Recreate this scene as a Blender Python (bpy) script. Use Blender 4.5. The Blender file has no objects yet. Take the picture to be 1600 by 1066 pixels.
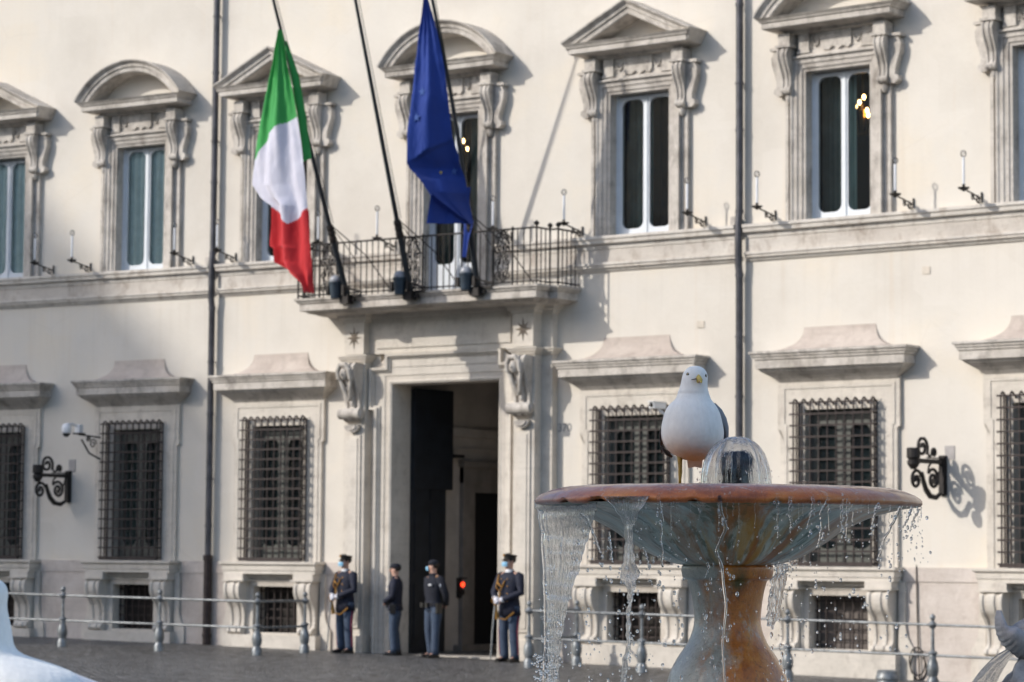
import bpy, math, random
from math import sin, cos, pi, sqrt, atan2, radians
from mathutils import Vector, Matrix, noise
random.seed(7)
scene = bpy.context.scene
col = scene.collection

# ------------------------------------------------------------------ camera
KAP = 0.0068            # gentle curve of the palace front
CAM = Vector((27.3112, -38.0594, 1.75))
F = Vector((-0.58111049, 0.80980388, 0.08079772))
R0 = Vector((0.81246021, 0.58301665, 0.0))
U0 = Vector((0.04710641, -0.06564493, 0.99673052))
roll = 0.0076
Rc = R0 * cos(roll) + U0 * sin(roll)
Uc = -R0 * sin(roll) + U0 * cos(roll)
cd = bpy.data.cameras.new("camera")
cam = bpy.data.objects.new("camera", cd)
col.objects.link(cam)
M = Matrix((Rc, Uc, -F)).transposed().to_4x4()
M.translation = CAM
cam.matrix_world = M
cd.lens = 94.5
cd.sensor_width = 36.0
cd.clip_start = 0.1
cd.clip_end = 2000
cd.dof.use_dof = True
cd.dof.focus_distance = 9.1
cd.dof.aperture_fstop = 8.6
scene.camera = cam

# ------------------------------------------------------------------ world, sun, exposure
SUN_EL = radians(29.3)
SUN_AZ = radians(37.0)                       # left of the facade normal
to_sun = Vector((-sin(SUN_AZ) * cos(SUN_EL), -cos(SUN_AZ) * cos(SUN_EL), sin(SUN_EL)))
w = bpy.data.worlds.new("World")
scene.world = w
w.use_nodes = True
nt = w.node_tree
bg = nt.nodes['Background']
sky = nt.nodes.new('ShaderNodeTexSky')
sky.sky_type = 'NISHITA'
sky.sun_disc = False
sky.sun_elevation = SUN_EL
sky.sun_rotation = atan2(to_sun.x, to_sun.y)
sky.air_density = 1.0
sky.dust_density = 1.5
nt.links.new(sky.outputs[0], bg.inputs[0])
bg.inputs[1].default_value = 0.15
sl = bpy.data.lights.new("sun", 'SUN')
sl.energy = 2.15
sl.angle = radians(0.55)
sl.color = (1.0, 0.935, 0.85)
so = bpy.data.objects.new("sun", sl)
col.objects.link(so)
so.rotation_euler = (-to_sun).to_track_quat('-Z', 'Y').to_euler()
so.location = (-30, -60, 50)
scene.view_settings.view_transform = 'Standard'
scene.view_settings.look = 'None'
scene.view_settings.exposure = 0.65
scene.view_settings.gamma = 1.0
scene.render.engine = 'CYCLES'
scene.cycles.max_bounces = 10
scene.cycles.transmission_bounces = 8
scene.cycles.transparent_max_bounces = 12
scene.cycles.caustics_reflective = False
scene.cycles.caustics_refractive = False

# ------------------------------------------------------------------ helpers
def W(s, z, o=0.0):
    th = KAP * s
    return Vector((s - o * sin(th), -KAP * s * s / 2 - o * cos(th), z))

def zg(x):                      # the square falls gently from left to right
    return 0.02 - 0.0128 * max(-60, min(60, x))

class MB:
    def __init__(self):
        self.v = []; self.f = []; self.m = []; self.cur = 0; self.uv = {}
    def add(self, vs, fs):
        b = len(self.v)
        self.v += [tuple(p) for p in vs]
        for f in fs:
            self.f.append(tuple(b + i for i in f)); self.m.append(self.cur)
        return b
    def box(self, x0, x1, y0, y1, z0, z1):
        vs = [(x, y, z) for x in (x0, x1) for y in (y0, y1) for z in (z0, z1)]
        self.add(vs, [(0, 1, 3, 2), (4, 6, 7, 5), (0, 4, 5, 1), (2, 3, 7, 6), (0, 2, 6, 4), (1, 5, 7, 3)])
        return self
    def grid(self, fn, nu, nv, cu=False, cv=False):
        vs = [fn(i / nu, j / nv) for j in range(nv + (0 if cv else 1)) for i in range(nu + (0 if cu else 1))]
        W_ = nu + (0 if cu else 1); H_ = nv + (0 if cv else 1)
        fs = []
        for j in range(nv):
            for i in range(nu):
                a = j * W_ + i; b = j * W_ + (i + 1) % W_
                c = ((j + 1) % H_) * W_ + (i + 1) % W_; d = ((j + 1) % H_) * W_ + i
                fs.append((a, b, c, d))
        self.add(vs, fs)
        return self
    def tube(self, pts, r, n=8, cap=True, flat=None):
        pts = [Vector(p) for p in pts]
        k = len(pts)
        rs = r if isinstance(r, (list, tuple)) else [r] * k
        rings = []
        prev = None
        for i, p in enumerate(pts):
            t = (pts[min(i + 1, k - 1)] - pts[max(i - 1, 0)])
            t = t.normalized() if t.length > 1e-9 else Vector((0, 0, 1))
            if prev is None:
                a = Vector((0, 0, 1)) if abs(t.z) < 0.9 else Vector((1, 0, 0))
                u = t.cross(a).normalized()
            else:
                u = (prev - t * prev.dot(t)).normalized()
            prev = u
            w_ = t.cross(u)
            ring = []
            for j in range(n):
                an = 2 * pi * (j + .5) / n
                ring.append(p + (u * cos(an) + w_ * sin(an) * (flat or 1)) * rs[i])
            rings.append(ring)
        vs = [q for rg in rings for q in rg]
        fs = []
        for i in range(k - 1):
            for j in range(n):
                a = i * n + j; b = i * n + (j + 1) % n
                fs.append((a, b, b + n, a + n))
        if cap:
            fs.append(tuple(range(n))[::-1]); fs.append(tuple((k - 1) * n + j for j in range(n)))
        self.add(vs, fs)
        return self
    def lathe(self, prof, n=24, c=(0, 0, 0), cap=True):
        vs = []; fs = []
        k = len(prof)
        for (r, z) in prof:
            for j in range(n):
                a = 2 * pi * j / n
                vs.append((c[0] + r * cos(a), c[1] + r * sin(a), c[2] + z))
        for i in range(k - 1):
            for j in range(n):
                a = i * n + j; b = i * n + (j + 1) % n
                fs.append((a, b, b + n, a + n))
        if cap:
            fs.append(tuple(range(n))[::-1]); fs.append(tuple((k - 1) * n + j for j in range(n)))
        self.add(vs, fs)
        return self
    def ball(self, c, r, nu=10, nv=6):
        r = r if isinstance(r, (list, tuple)) else (r, r, r)
        def fn(u, v):
            a = 2 * pi * u; b = pi * (v - .5) * .999
            return (c[0] + r[0] * cos(b) * cos(a), c[1] + r[1] * cos(b) * sin(a), c[2] + r[2] * sin(b))
        return self.grid(fn, nu, nv, cu=True)
    def prism_y(self, poly, y0, y1):           # polygon in x,z; extruded along y
        n = len(poly)
        vs = [(x, y0, z) for x, z in poly] + [(x, y1, z) for x, z in poly]
        fs = [tuple(range(n)), tuple(range(2 * n - 1, n - 1, -1))]
        fs += [(i, n + i, n + (i + 1) % n, (i + 1) % n) for i in range(n)]
        self.add(vs, fs); return self
    def prism_x(self, poly, x0, x1):           # polygon in y,z; extruded along x
        n = len(poly)
        vs = [(x0, y, z) for y, z in poly] + [(x1, y, z) for y, z in poly]
        fs = [tuple(range(n)), tuple(range(2 * n - 1, n - 1, -1))]
        fs += [(i, n + i, n + (i + 1) % n, (i + 1) % n) for i in range(n)]
        self.add(vs, fs); return self
    def sweep(self, path, prof, cap=True):     # path in (x,z); profile (n,o): n to the left of travel, o outwards (-y)
        k = len(path); P = [Vector(p) for p in path]
        ms = []
        for i in range(k):
            d1 = (P[i] - P[i - 1]).normalized() if i > 0 else None
            d2 = (P[i + 1] - P[i]).normalized() if i < k - 1 else None
            if d1 is None: m = Vector((-d2.y, d2.x))
            elif d2 is None: m = Vector((-d1.y, d1.x))
            else:
                n1 = Vector((-d1.y, d1.x)); n2 = Vector((-d2.y, d2.x))
                m = (n1 + n2).normalized(); m = m / max(0.3, m.dot(n1))
            ms.append(m)
        n = len(prof); vs = []; fs = []
        for i in range(k):
            for (a, o) in prof:
                q = P[i] + ms[i] * a
                vs.append((q.x, -o, q.y))
        for i in range(k - 1):
            for j in range(n - 1):
                a = i * n + j
                fs.append((a, a + 1, a + 1 + n, a + n))
        if cap:
            fs.append(tuple(range(n))); fs.append(tuple((k - 1) * n + j for j in range(n))[::-1])
        self.add(vs, fs); return self
    def cornice(self, x0, x1, d, prof, back=0.0):   # prof: (projection, z); returns at both ends
        n = len(prof); vs = []; fs = []
        for (p, z) in prof:
            vs += [(x0 - p, -back, z), (x0 - p, -(d + p), z), (x1 + p, -(d + p), z), (x1 + p, -back, z)]
        for j in range(n - 1):
            for i in range(3):
                a = j * 4 + i
                fs.append((a, a + 1, a + 5, a + 4))
        fs.append((0, 3, 2, 1)); b = (n - 1) * 4; fs.append((b, b + 1, b + 2, b + 3))
        self.add(vs, fs); return self
    def bend(self):
        self.v = [tuple(W(x, z, -y)) for x, y, z in self.v]; return self
    def xf(self, mat, start=0):
        self.v[start:] = [tuple(mat @ Vector(p)) for p in self.v[start:]]; return self
    def build(self, name, mat, parent=None, loc=(0, 0, 0), rz=0, smooth=False, bevel=0, autosm=None, uvf=None, sub=0):
        me = bpy.data.meshes.new(name)
        me.from_pydata(self.v, [], self.f)
        mats = mat if isinstance(mat, (list, tuple)) else [mat]
        for m_ in mats: me.materials.append(m_)
        if len(mats) > 1: me.polygons.foreach_set('material_index', self.m)
        if smooth: me.polygons.foreach_set('use_smooth', [True] * len(me.polygons))
        if uvf:
            ul = me.uv_layers.new(name='UVMap')
            for p in me.polygons:
                for li in p.loop_indices:
                    ul.data[li].uv = uvf(me.vertices[me.loops[li].vertex_index].co)
        me.validate(); me.update()
        import bmesh
        bm = bmesh.new(); bm.from_mesh(me)
        bmesh.ops.recalc_face_normals(bm, faces=bm.faces)
        bm.to_mesh(me); bm.free()
        if smooth and autosm:
            me.set_sharp_from_angle(angle=radians(autosm))
        o = bpy.data.objects.new(name, me)
        col.objects.link(o)
        o.location = loc; o.rotation_euler = (0, 0, rz)
        if parent: o.parent = parent
        if sub:
            md = o.modifiers.new('sub', 'SUBSURF'); md.levels = sub; md.render_levels = sub
        if bevel:
            md = o.modifiers.new('bevel', 'BEVEL'); md.width = bevel; md.segments = 2; md.limit_method = 'ANGLE'; md.angle_limit = radians(40)
        return o

def empty(name, loc=(0, 0, 0), rz=0, parent=None):
    o = bpy.data.objects.new(name, None)
    o.empty_display_size = 0.1
    col.objects.link(o); o.location = loc; o.rotation_euler = (0, 0, rz)
    if parent: o.parent = parent
    return o
def tag(o, label, cat, group=None, kind=None):
    if label: o['label'] = label
    if cat: o['category'] = cat
    if group: o['group'] = group
    if kind: o['kind'] = kind
    return o
def copy_tree(o, parent=None):
    c = o.copy(); col.objects.link(c); c.parent = parent
    for ch in list(o.children): copy_tree(ch, c)
    return c

# ------------------------------------------------------------------ materials
def new_mat(name):
    m = bpy.data.materials.new(name); m.use_nodes = True
    nt = m.node_tree; b = nt.nodes['Principled BSDF']
    return m, nt, b
def N(nt, t, **kw):
    n = nt.nodes.new(t)
    for k, v in kw.items():
        if k.startswith('i_'): n.inputs[int(k[2:])].default_value = v
        else: setattr(n, k, v)
    return n
def ramp(nt, fac, stops):
    r = nt.nodes.new('ShaderNodeValToRGB')
    e = r.color_ramp.elements
    while len(e) < len(stops): e.new(0.5)
    for i, (p, c) in enumerate(stops):
        e[i].position = p; e[i].color = (*c, 1) if len(c) == 3 else c
    nt.links.new(fac, r.inputs[0]); return r.outputs[0]
def gray(*s): return [(p, (v, v, v)) for p, v in s]
def coords(nt, scale=(1, 1, 1), kind='pos', rot=(0, 0, 0)):
    if kind == 'pos': src = nt.nodes.new('ShaderNodeNewGeometry').outputs['Position']
    elif kind == 'uv': src = nt.nodes.new('ShaderNodeTexCoord').outputs['UV']
    else: src = nt.nodes.new('ShaderNodeTexCoord').outputs['Object']
    mp = nt.nodes.new('ShaderNodeMapping'); mp.inputs['Scale'].default_value = scale; mp.inputs['Rotation'].default_value = rot
    nt.links.new(src, mp.inputs[0]); return mp.outputs[0]
def noise_n(nt, vec, scale, detail=5, rough=.55, dist=0.0):
    n = nt.nodes.new('ShaderNodeTexNoise'); n.inputs['Scale'].default_value = scale
    n.inputs['Detail'].default_value = detail; n.inputs['Roughness'].default_value = rough; n.inputs['Distortion'].default_value = dist
    nt.links.new(vec, n.inputs['Vector']); return n.outputs['Fac']
def mix(nt, fac, a, b, mode='MIX'):
    n = nt.nodes.new('ShaderNodeMix'); n.data_type = 'RGBA'; n.blend_type = mode
    for inp, v in ((n.inputs[0], fac), (n.inputs[6], a), (n.inputs[7], b)):
        if hasattr(v, 'is_output') or hasattr(v, 'links'): nt.links.new(v, inp)
        else: inp.default_value = v if isinstance(v, (int, float)) else (*v, 1)
    return n.outputs[2]
def bump(nt, b, h, strength=.3, dist=.01):
    n = nt.nodes.new('ShaderNodeBump'); n.inputs['Strength'].default_value = strength; n.inputs['Distance'].default_value = dist
    nt.links.new(h, n.inputs['Height']); nt.links.new(n.outputs[0], b.inputs['Normal'])

def sc01(nt, v, a, b):
    m = nt.nodes.new('ShaderNodeMapRange'); m.inputs[1].default_value = a; m.inputs[2].default_value = b; nt.links.new(v, m.inputs[0]); return m.outputs[0]
def plaster(name, c1, c2, c3):
    m, nt, b = new_mat(name)
    big = noise_n(nt, coords(nt), .35, 6, .6)
    c = ramp(nt, big, [(.35, c1), (.52, c2), (.68, c3)])
    st = noise_n(nt, coords(nt, (1.9, 1.9, .22)), 1.1, 7, .65)             # rain streaks
    c = mix(nt, ramp(nt, st, gray((.54, 0), (.82, .22))), c, (.50, .45, .38))
    st2 = noise_n(nt, coords(nt, (7, 7, .22)), 1.1, 4, .6)
    c = mix(nt, ramp(nt, st2, gray((.60, 0), (.82, .28))), c, (.60, .47, .34))
    sm = noise_n(nt, coords(nt), 1.7, 8, .7)
    c = mix(nt, ramp(nt, sm, gray((.5, 0), (.85, .5))), c, (.70, .67, .62))
    fl = noise_n(nt, coords(nt), 9, 6, .75)
    c = mix(nt, ramp(nt, fl, gray((.58, 0), (.8, .22))), c, (.42, .37, .32))
    z = nt.nodes.new('ShaderNodeSeparateXYZ'); nt.links.new(coords(nt), z.inputs[0])
    run = noise_n(nt, coords(nt, (5.5, 5.5, .10)), 1.2, 6, .65)
    zr = ramp(nt, sc01(nt, z.outputs[2], 0, 14), [(0, (0,) * 3), (.365, (0,) * 3), (.468, (.75,) * 3), (.476, (0,) * 3), (.85, (0,) * 3), (.99, (.7,) * 3)])
    mm = nt.nodes.new('ShaderNodeMath'); mm.operation = 'MULTIPLY'
    nt.links.new(ramp(nt, run, gray((.52, 0), (.75, .32))), mm.inputs[0]); nt.links.new(zr, mm.inputs[1])
    c = mix(nt, mm.outputs[0], c, (.40, .34, .27))
    vp = nt.nodes.new('ShaderNodeTexVoronoi'); vp.distance = 'CHEBYCHEV'; vp.inputs['Scale'].default_value = .8; nt.links.new(coords(nt, (1, 1, 1.3)), vp.inputs['Vector'])
    sp = nt.nodes.new('ShaderNodeSeparateColor'); nt.links.new(vp.outputs['Color'], sp.inputs[0])
    c = mix(nt, ramp(nt, sp.outputs[0], gray((.72, 0), (.74, .30))), c, (.70, .66, .60))
    cr = nt.nodes.new('ShaderNodeTexVoronoi'); cr.feature = 'DISTANCE_TO_EDGE'; cr.inputs['Scale'].default_value = .55
    wn = nt.nodes.new('ShaderNodeMix'); wn.data_type = 'VECTOR'; wn.inputs[0].default_value = .12
    nz_ = nt.nodes.new('ShaderNodeTexNoise'); nz_.inputs['Scale'].default_value = 2.2; nz_.inputs['Detail'].default_value = 6
    nt.links.new(coords(nt), nz_.inputs['Vector']); nt.links.new(coords(nt), wn.inputs[4]); nt.links.new(nz_.outputs['Color'], wn.inputs[5]); nt.links.new(wn.outputs[1], cr.inputs['Vector'])
    ck = nt.nodes.new('ShaderNodeMath'); ck.operation = 'MULTIPLY'
    nt.links.new(ramp(nt, cr.outputs['Distance'], gray((0, .12), (.006, 0))), ck.inputs[0]); nt.links.new(ramp(nt, big, gray((.5, 0), (.6, 1))), ck.inputs[1])
    c = mix(nt, ck.outputs[0], c, (.34, .30, .26))
    nt.links.new(c, b.inputs['Base Color']); b.inputs['Roughness'].default_value = .92
    h = noise_n(nt, coords(nt), 14, 8, .7)
    h2 = noise_n(nt, coords(nt), 2.0, 4, .6)
    hm = mix(nt, .55, h, h2)
    bump(nt, b, hm, .55, .02)
    return m
def stone(name, c1, c2, stain, amt=.55, pores=True, dirty=.5):
    m, nt, b = new_mat(name)
    n1 = noise_n(nt, coords(nt), 1.8, 7, .65)
    c = ramp(nt, n1, [(.33, c1), (.66, c2)])
    band = noise_n(nt, coords(nt, (1, 1, 9)), 1.6, 6, .7)                  # bedding of travertine
    c = mix(nt, ramp(nt, band, gray((.5, 0), (.75, .35))), c, tuple(x * .72 for x in c1))
    st = noise_n(nt, coords(nt, (1.6, 1.6, .9)), 2.3, 8, .72)
    c = mix(nt, ramp(nt, st, gray((dirty, 0), (dirty + .22, amt))), c, stain)
    fine = noise_n(nt, coords(nt), 16, 6, .75)
    c = mix(nt, ramp(nt, fine, gray((.55, 0), (.75, .35))), c, stain)
    # recesses of the carving are coloured darker
    geo = nt.nodes.new('ShaderNodeNewGeometry')
    pt = ramp(nt, geo.outputs['Pointiness'], gray((.40, .4), (.49, 0)))
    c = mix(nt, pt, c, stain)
    nt.links.new(c, b.inputs['Base Color']); b.inputs['Roughness'].default_value = .88
    bump(nt, b, noise_n(nt, coords(nt, (1, 1, 2)), 11, 8, .75), .6, .015)
    return m
def plain(name, c, rough=.5, metal=0.0, var=.15, scale=8, bmp=0.0, coat=0.0):
    m, nt, b = new_mat(name)
    n1 = noise_n(nt, coords(nt), scale, 5, .6)
    d = tuple(x * (1 - var) for x in c); e = tuple(min(1, x * (1 + var)) for x in c)
    cc = ramp(nt, n1, [(.35, d), (.65, e)])
    nt.links.new(cc, b.inputs['Base Color']); b.inputs['Roughness'].default_value = rough; b.inputs['Metallic'].default_value = metal
    if coat: b.inputs['Coat Weight'].default_value = coat
    if bmp: bump(nt, b, noise_n(nt, coords(nt), scale * 4, 5, .6), bmp, .004)
    return m
def emit(name, c, s):
    m, nt, b = new_mat(name)
    b.inputs['Base Color'].default_value = (*c, 1); b.inputs['Emission Color'].default_value = (*c, 1); b.inputs['Emission Strength'].default_value = s
    return m

PL = plaster('cream_plaster', (.60, .56, .50), (.665, .625, .56), (.71, .645, .545))
TR = stone('travertine_trim', (.44, .405, .36), (.64, .60, .55), (.12, .10, .085), .72, dirty=.48)
TRS = stone('travertine_string', (.56, .525, .48), (.70, .66, .60), (.24, .18, .135), .8, dirty=.51)
TRL = stone('travertine_light', (.56, .52, .46), (.68, .63, .56), (.22, .18, .145), .5, dirty=.52)
BASE = stone('travertine_base', (.52, .46, .41), (.64, .58, .53), (.32, .25, .21), .5, dirty=.5)
HUMP = stone('rendered_cap', (.44, .375, .33), (.55, .485, .43), (.26, .21, .18), .5, dirty=.5)
IRON = plain('wrought_iron', (.022, .019, .018), .6, .3, .4, 20, .3)
RUSTIRON = plain('rusty_iron', (.038, .028, .026), .7, .2, .35, 14, .4)
PIPE = plain('lead_grey_pipe', (.075, .075, .085), .45, .4, .3, 5, .2)
PIPE2 = plain('cast_iron_brown', (.035, .025, .024), .6, .3, .35, 9, .3)
RAILM = plain('grey_painted_iron', (.20, .215, .225), .42, .35, .35, 10, .3)
WHITEP = plain('white_joinery_paint', (.66, .70, .74), .45, 0, .05, 4)
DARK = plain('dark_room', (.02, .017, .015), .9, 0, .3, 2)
CURT_T = plain('teal_curtain', (.80, .93, .92), .9, 0, .10, 5)
CURT_M = plain('grey_teal_curtain', (.30, .45, .46), .9, 0, .1, 4)
CURT_L = plain('dark_green_blind', (.035, .065, .052), .9, 0, .25, 3)
CURT_D = plain('dim_green_curtain', (.13, .175, .155), .9, 0, .2, 3)
DOOR = plain('dark_green_door_paint', (.012, .016, .022), .5, 0, .3, 4)
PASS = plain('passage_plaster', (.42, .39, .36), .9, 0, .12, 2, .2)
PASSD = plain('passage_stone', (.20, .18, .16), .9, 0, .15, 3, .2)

def glass_mat(name, tint=(.86, .92, .91), refl=.05):
    m = bpy.data.materials.new(name); m.use_nodes = True; nt = m.node_tree
    nt.nodes.remove(nt.nodes['Principled BSDF'])
    out = nt.nodes['Material Output']
    t = N(nt, 'ShaderNodeBsdfTransparent'); t.inputs[0].default_value = (*tint, 1)
    g = N(nt, 'ShaderNodeBsdfGlossy'); g.inputs['Roughness'].default_value = .03
    bp = N(nt, 'ShaderNodeBump'); bp.inputs['Strength'].default_value = .08; bp.inputs['Distance'].default_value = .02
    nt.links.new(noise_n(nt, coords(nt), 2.2, 2, .5), bp.inputs['Height']); nt.links.new(bp.outputs[0], g.inputs['Normal'])
    fr = N(nt, 'ShaderNodeFresnel'); fr.inputs[0].default_value = 1.5
    mt = N(nt, 'ShaderNodeMath', operation='ADD'); mt.inputs[1].default_value = refl
    nt.links.new(fr.outputs[0], mt.inputs[0])
    mx = N(nt, 'ShaderNodeMixShader')
    nt.links.new(mt.outputs[0], mx.inputs[0]); nt.links.new(t.outputs[0], mx.inputs[1]); nt.links.new(g.outputs[0], mx.inputs[2])
    nt.links.new(mx.outputs[0], out.inputs[0])
    return m
GLASS = glass_mat('window_glass')

# ------------------------------------------------------------------ ground
def cobbles():
    m, nt, b = new_mat('basalt_cobbles')
    v = nt.nodes.new('ShaderNodeTexVoronoi'); v.feature = 'DISTANCE_TO_EDGE'; v.inputs['Scale'].default_value = 7.5; v.inputs['Randomness'].default_value = .45
    nt.links.new(coords(nt, rot=(0, 0, radians(38))), v.inputs['Vector'])
    vc = nt.nodes.new('ShaderNodeTexVoronoi'); vc.inputs['Scale'].default_value = 7.5; vc.inputs['Randomness'].default_value = .45
    nt.links.new(coords(nt, rot=(0, 0, radians(38))), vc.inputs['Vector'])
    n1 = noise_n(nt, coords(nt), .5, 6, .65)
    c = ramp(nt, n1, [(.3, (.06, .06, .062)), (.7, (.13, .122, .112))])
    sp = nt.nodes.new('ShaderNodeSeparateColor'); nt.links.new(vc.outputs['Color'], sp.inputs[0])
    c = mix(nt, .6, c, ramp(nt, sp.outputs[0], gray((0, .035), (1, .26))))
    joint = ramp(nt, v.outputs['Distance'], gray((.02, 1), (.07, 0)))
    c = mix(nt, joint, c, (.045, .04, .034))
    nt.links.new(c, b.inputs['Base Color']); b.inputs['Roughness'].default_value = .42
    h = ramp(nt, v.outputs['Distance'], gray((0, 0), (.2, 1)))
    bump(nt, b, h, .9, .03)
    return m
g = MB()
def gfn(u, v):
    x = -300 + 600 * u; y = -300 + 320 * v
    return (x, y, zg(x))
g.grid(gfn, 120, 8)
tag(g.build('ground', cobbles()), None, None, kind='structure')
# ------------------------------------------------------------------ unseen tall block, sized and placed to cast the soft shade on the left
def tower():
    t = empty('tower', (-90, -85, 0))
    m = MB(); m.box(-15, 15, -6.2, 8.0, -1, 68.2)
    m.build('wall', PL, t)
    r = MB()
    for z in range(8, 66, 8): r.box(-15.1, 15.1, -6.25, 8.1, z, z + .4)
    r.build('string_course', TR, t)
    tag(t, 'plain pale tower block far to the left, outside the picture, shading the palace corner', 'tower')
tower()
# ------------------------------------------------------------------ the palace
palace = empty('palace', (0, 0, 0))
tag(palace, 'cream plastered palace with pedimented travertine windows, a balcony and a tall dark portal', 'palace')
UC = [-12.2, -8.65, -5.2, -1.32, 2.70, 6.58, 10.32]      # window axes
LC = [-12.14, -8.64, -5.21, 2.62, 6.57, 10.30]           # ground-floor axes
WSC = [.95, .95, .97, 1, 1, 1, 1]

def wall_part():
    holes = []
    for i, c in enumerate(UC): holes.append((c - .6, c + .6, 6.42 if i == 3 else 7.25, 9.68))
    for c in LC: holes.append((c - .62, c + .62, 1.66, 4.18)); holes.append((c - .54, c + .54, .36, 1.21))
    holes.append((-2.47, -.10, -1, 4.86))
    xs = set([-30, 30]); zs = set([-1, 14.5])
    for a, b, c, d in holes: xs |= {a, b}; zs |= {c, d}
    x = -30
    while x < 30: xs.add(round(x, 3)); x += 1.0
    xs = sorted(xs); zs = sorted(zs)
    m = MB(); idx = {}
    def vi(x, z):
        if (x, z) not in idx: idx[(x, z)] = len(m.v); m.v.append((x, 0, z))
        return idx[(x, z)]
    for i in range(len(xs) - 1):
        for j in range(len(zs) - 1):
            cx, cz = (xs[i] + xs[i + 1]) / 2, (zs[j] + zs[j + 1]) / 2
            if any(a < cx < b and c < cz < d for a, b, c, d in holes): continue
            m.f.append((vi(xs[i], zs[j]), vi(xs[i + 1], zs[j]), vi(xs[i + 1], zs[j + 1]), vi(xs[i], zs[j + 1]))); m.m.append(0)
    m.bend()
    m.build('wall', PL, palace)
wall_part()
def long_course(name, mat, prof, x0, x1, gaps=(), step=1.0, zcut=None):
    segs = []; cur = x0
    for a, b in gaps: segs.append((cur, a)); cur = b
    segs.append((cur, x1))
    mb = MB()
    for a, b in segs:
        n = max(1, int((b - a) / step))
        k = len(prof)
        vs = []
        for i in range(n + 1):
            x = a + (b - a) * i / n
            for (o, z) in prof: vs.append((x, -o, z))
        fs = []
        for i in range(n):
            for j in range(k - 1):
                q = i * k + j; fs.append((q, q + 1, q + 1 + k, q + k))
        fs.append(tuple(range(k))); fs.append(tuple(n * k + j for j in range(k))[::-1])
        mb.add(vs, fs)
    mb.bend()
    return mb.build(name, mat, palace)
long_course('roof_cornice', TR, [(-.5, 14.3), (.15, 14.35), (.2, 14.7), (.8, 14.8), (.8, 15.0), (.95, 15.1), (.95, 15.2), (-6, 16.5)], -30, 30)
# string course under the first-floor windows, cut where the pipes pass
long_course('string_course', TRS,
    [(-.02, 6.66), (.03, 6.66), (.05, 6.70), (.09, 6.715), (.09, 6.745), (.115, 6.76), (.115, 6.80), (.06, 6.805), (.06, 7.03), (.075, 7.035), (.085, 7.11), (.15, 7.125), (.16, 7.19), (.185, 7.20), (.185, 7.25), (-.02, 7.262)],
    -30, 30, gaps=((-6.86, -6.70), (-2.30, -.34), (4.66, 4.82)))
# travertine base below the sills
def base_part():
    segs = [(-30, -13.3), (-10.98, -9.8), (-7.48, -6.36), (-4.06, -3.45), (.9, 1.45), (3.79, 5.40), (7.74, 9.13), (11.47, 30)]
    for a, b in segs:
        long_course('base_course', BASE, [(-.02, -1), (.035, -1), (.035, 1.44), (.05, 1.442), (.05, 1.665), (-.02, 1.668)], a, b, step=.9)
base_part()

def s_profile(pts, n=40):      # Catmull-Rom through (o,z) points
    out = []
    P = [pts[0]] + list(pts) + [pts[-1]]
    for i in range(1, len(P) - 2):
        for k in range(max(2, n // (len(pts) - 1))):
            t = k / max(2, n // (len(pts) - 1))
            q = []
            for d in range(2):
                p0, p1, p2, p3 = P[i - 1][d], P[i][d], P[i + 1][d], P[i + 2][d]
                q.append(.5 * ((2 * p1) + (-p0 + p2) * t + (2 * p0 - 5 * p1 + 4 * p2 - p3) * t * t + (-p0 + 3 * p1 - 3 * p2 + p3) * t ** 3))
            out.append(tuple(q))
    out.append(tuple(pts[-1])); return out
def console_mb(mb, x, pts, w0, w1, ridge=.02, back=.02, nr=3):
    pr = s_profile(pts, 36); k = len(pr)
    xs = [-1, -.98, -.72, -.62, -.38, -.30, 0, .30, .38, .62, .72, .98, 1]
    rd = [0, 1, 1, 0, 0, 1, 1, 1, 0, 0, 1, 1, 0]
    vs = []; n = len(xs)
    for i, (o, z) in enumerate(pr):
        t = i / (k - 1); wd = w0 + (w1 - w0) * t
        vs.append((x - wd, -back, z))
        for a, r_ in zip(xs, rd): vs.append((x + a * wd, -(o - ridge * (1 - r_)), z))
        vs.append((x + wd, -back, z))
    n += 2; fs = []
    for i in range(k - 1):
        for j in range(n - 1):
            a = i * n + j; fs.append((a, a + 1, a + 1 + n, a + n))
    fs.append(tuple(range(n))); fs.append(tuple((k - 1) * n + j for j in range(n))[::-1])
    mb.add(vs, fs)
def leaf_mb(mb, x0, x1, z0, z1, gx0, gx1, gz0, gz1, cr, yf, yb, notch=True):
    """one window leaf: a board with a long opening, rounded at both ends"""
    cx, cz = (gx0 + gx1) / 2, (gz0 + gz1) / 2; hw, hh = (gx1 - gx0) / 2, (gz1 - gz0) / 2
    inner = []; outer = []
    corners = [(1, 1), (-1, 1), (-1, -1), (1, -1)]
    X = {1: x1, -1: x0}; Z = {1: z1, -1: z0}
    for q, (sx, sz) in enumerate(corners):
        a0 = q * pi / 2
        for i in range(9):
            a = a0 + pi / 2 * i / 8
            rr = cr * (1 - (.10 if notch and i in (0, 8) else 0))
            ccx, ccz = cx + sx * (hw - cr), cz + sz * (hh - cr)
            inner.append((ccx + cr * cos(a), ccz + cr * sin(a)))
            if i == 0: o = (X[sx], ccz) if q % 2 == 0 else (ccx, Z[sz])
            elif i == 8: o = (ccx, Z[sz]) if q % 2 == 0 else (X[sx], ccz)
            else: o = (X[sx], Z[sz])
            outer.append(o)
    n = len(inner); vs = []
    for y in (yf, yb):
        vs += [(x, y, z) for x, z in outer] + [(x, y, z) for x, z in inner]
    vs += [(x * .985 + cx * .015, yf + .02, z * .985 + cz * .015) for x, z in inner]
    fs = []
    for i in range(n):
        j = (i + 1) % n
        if outer[i] != outer[j]: fs.append((i, j, n + j, n + i))
        else: fs.append((i, n + j, n + i))
        fs.append((n + i, n + j, 3 * n + j, 3 * n + i))
        if outer[i] != outer[j]: fs.append((i, 2 * n + i, 2 * n + j, j))
    mb.add(vs, fs)

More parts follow.
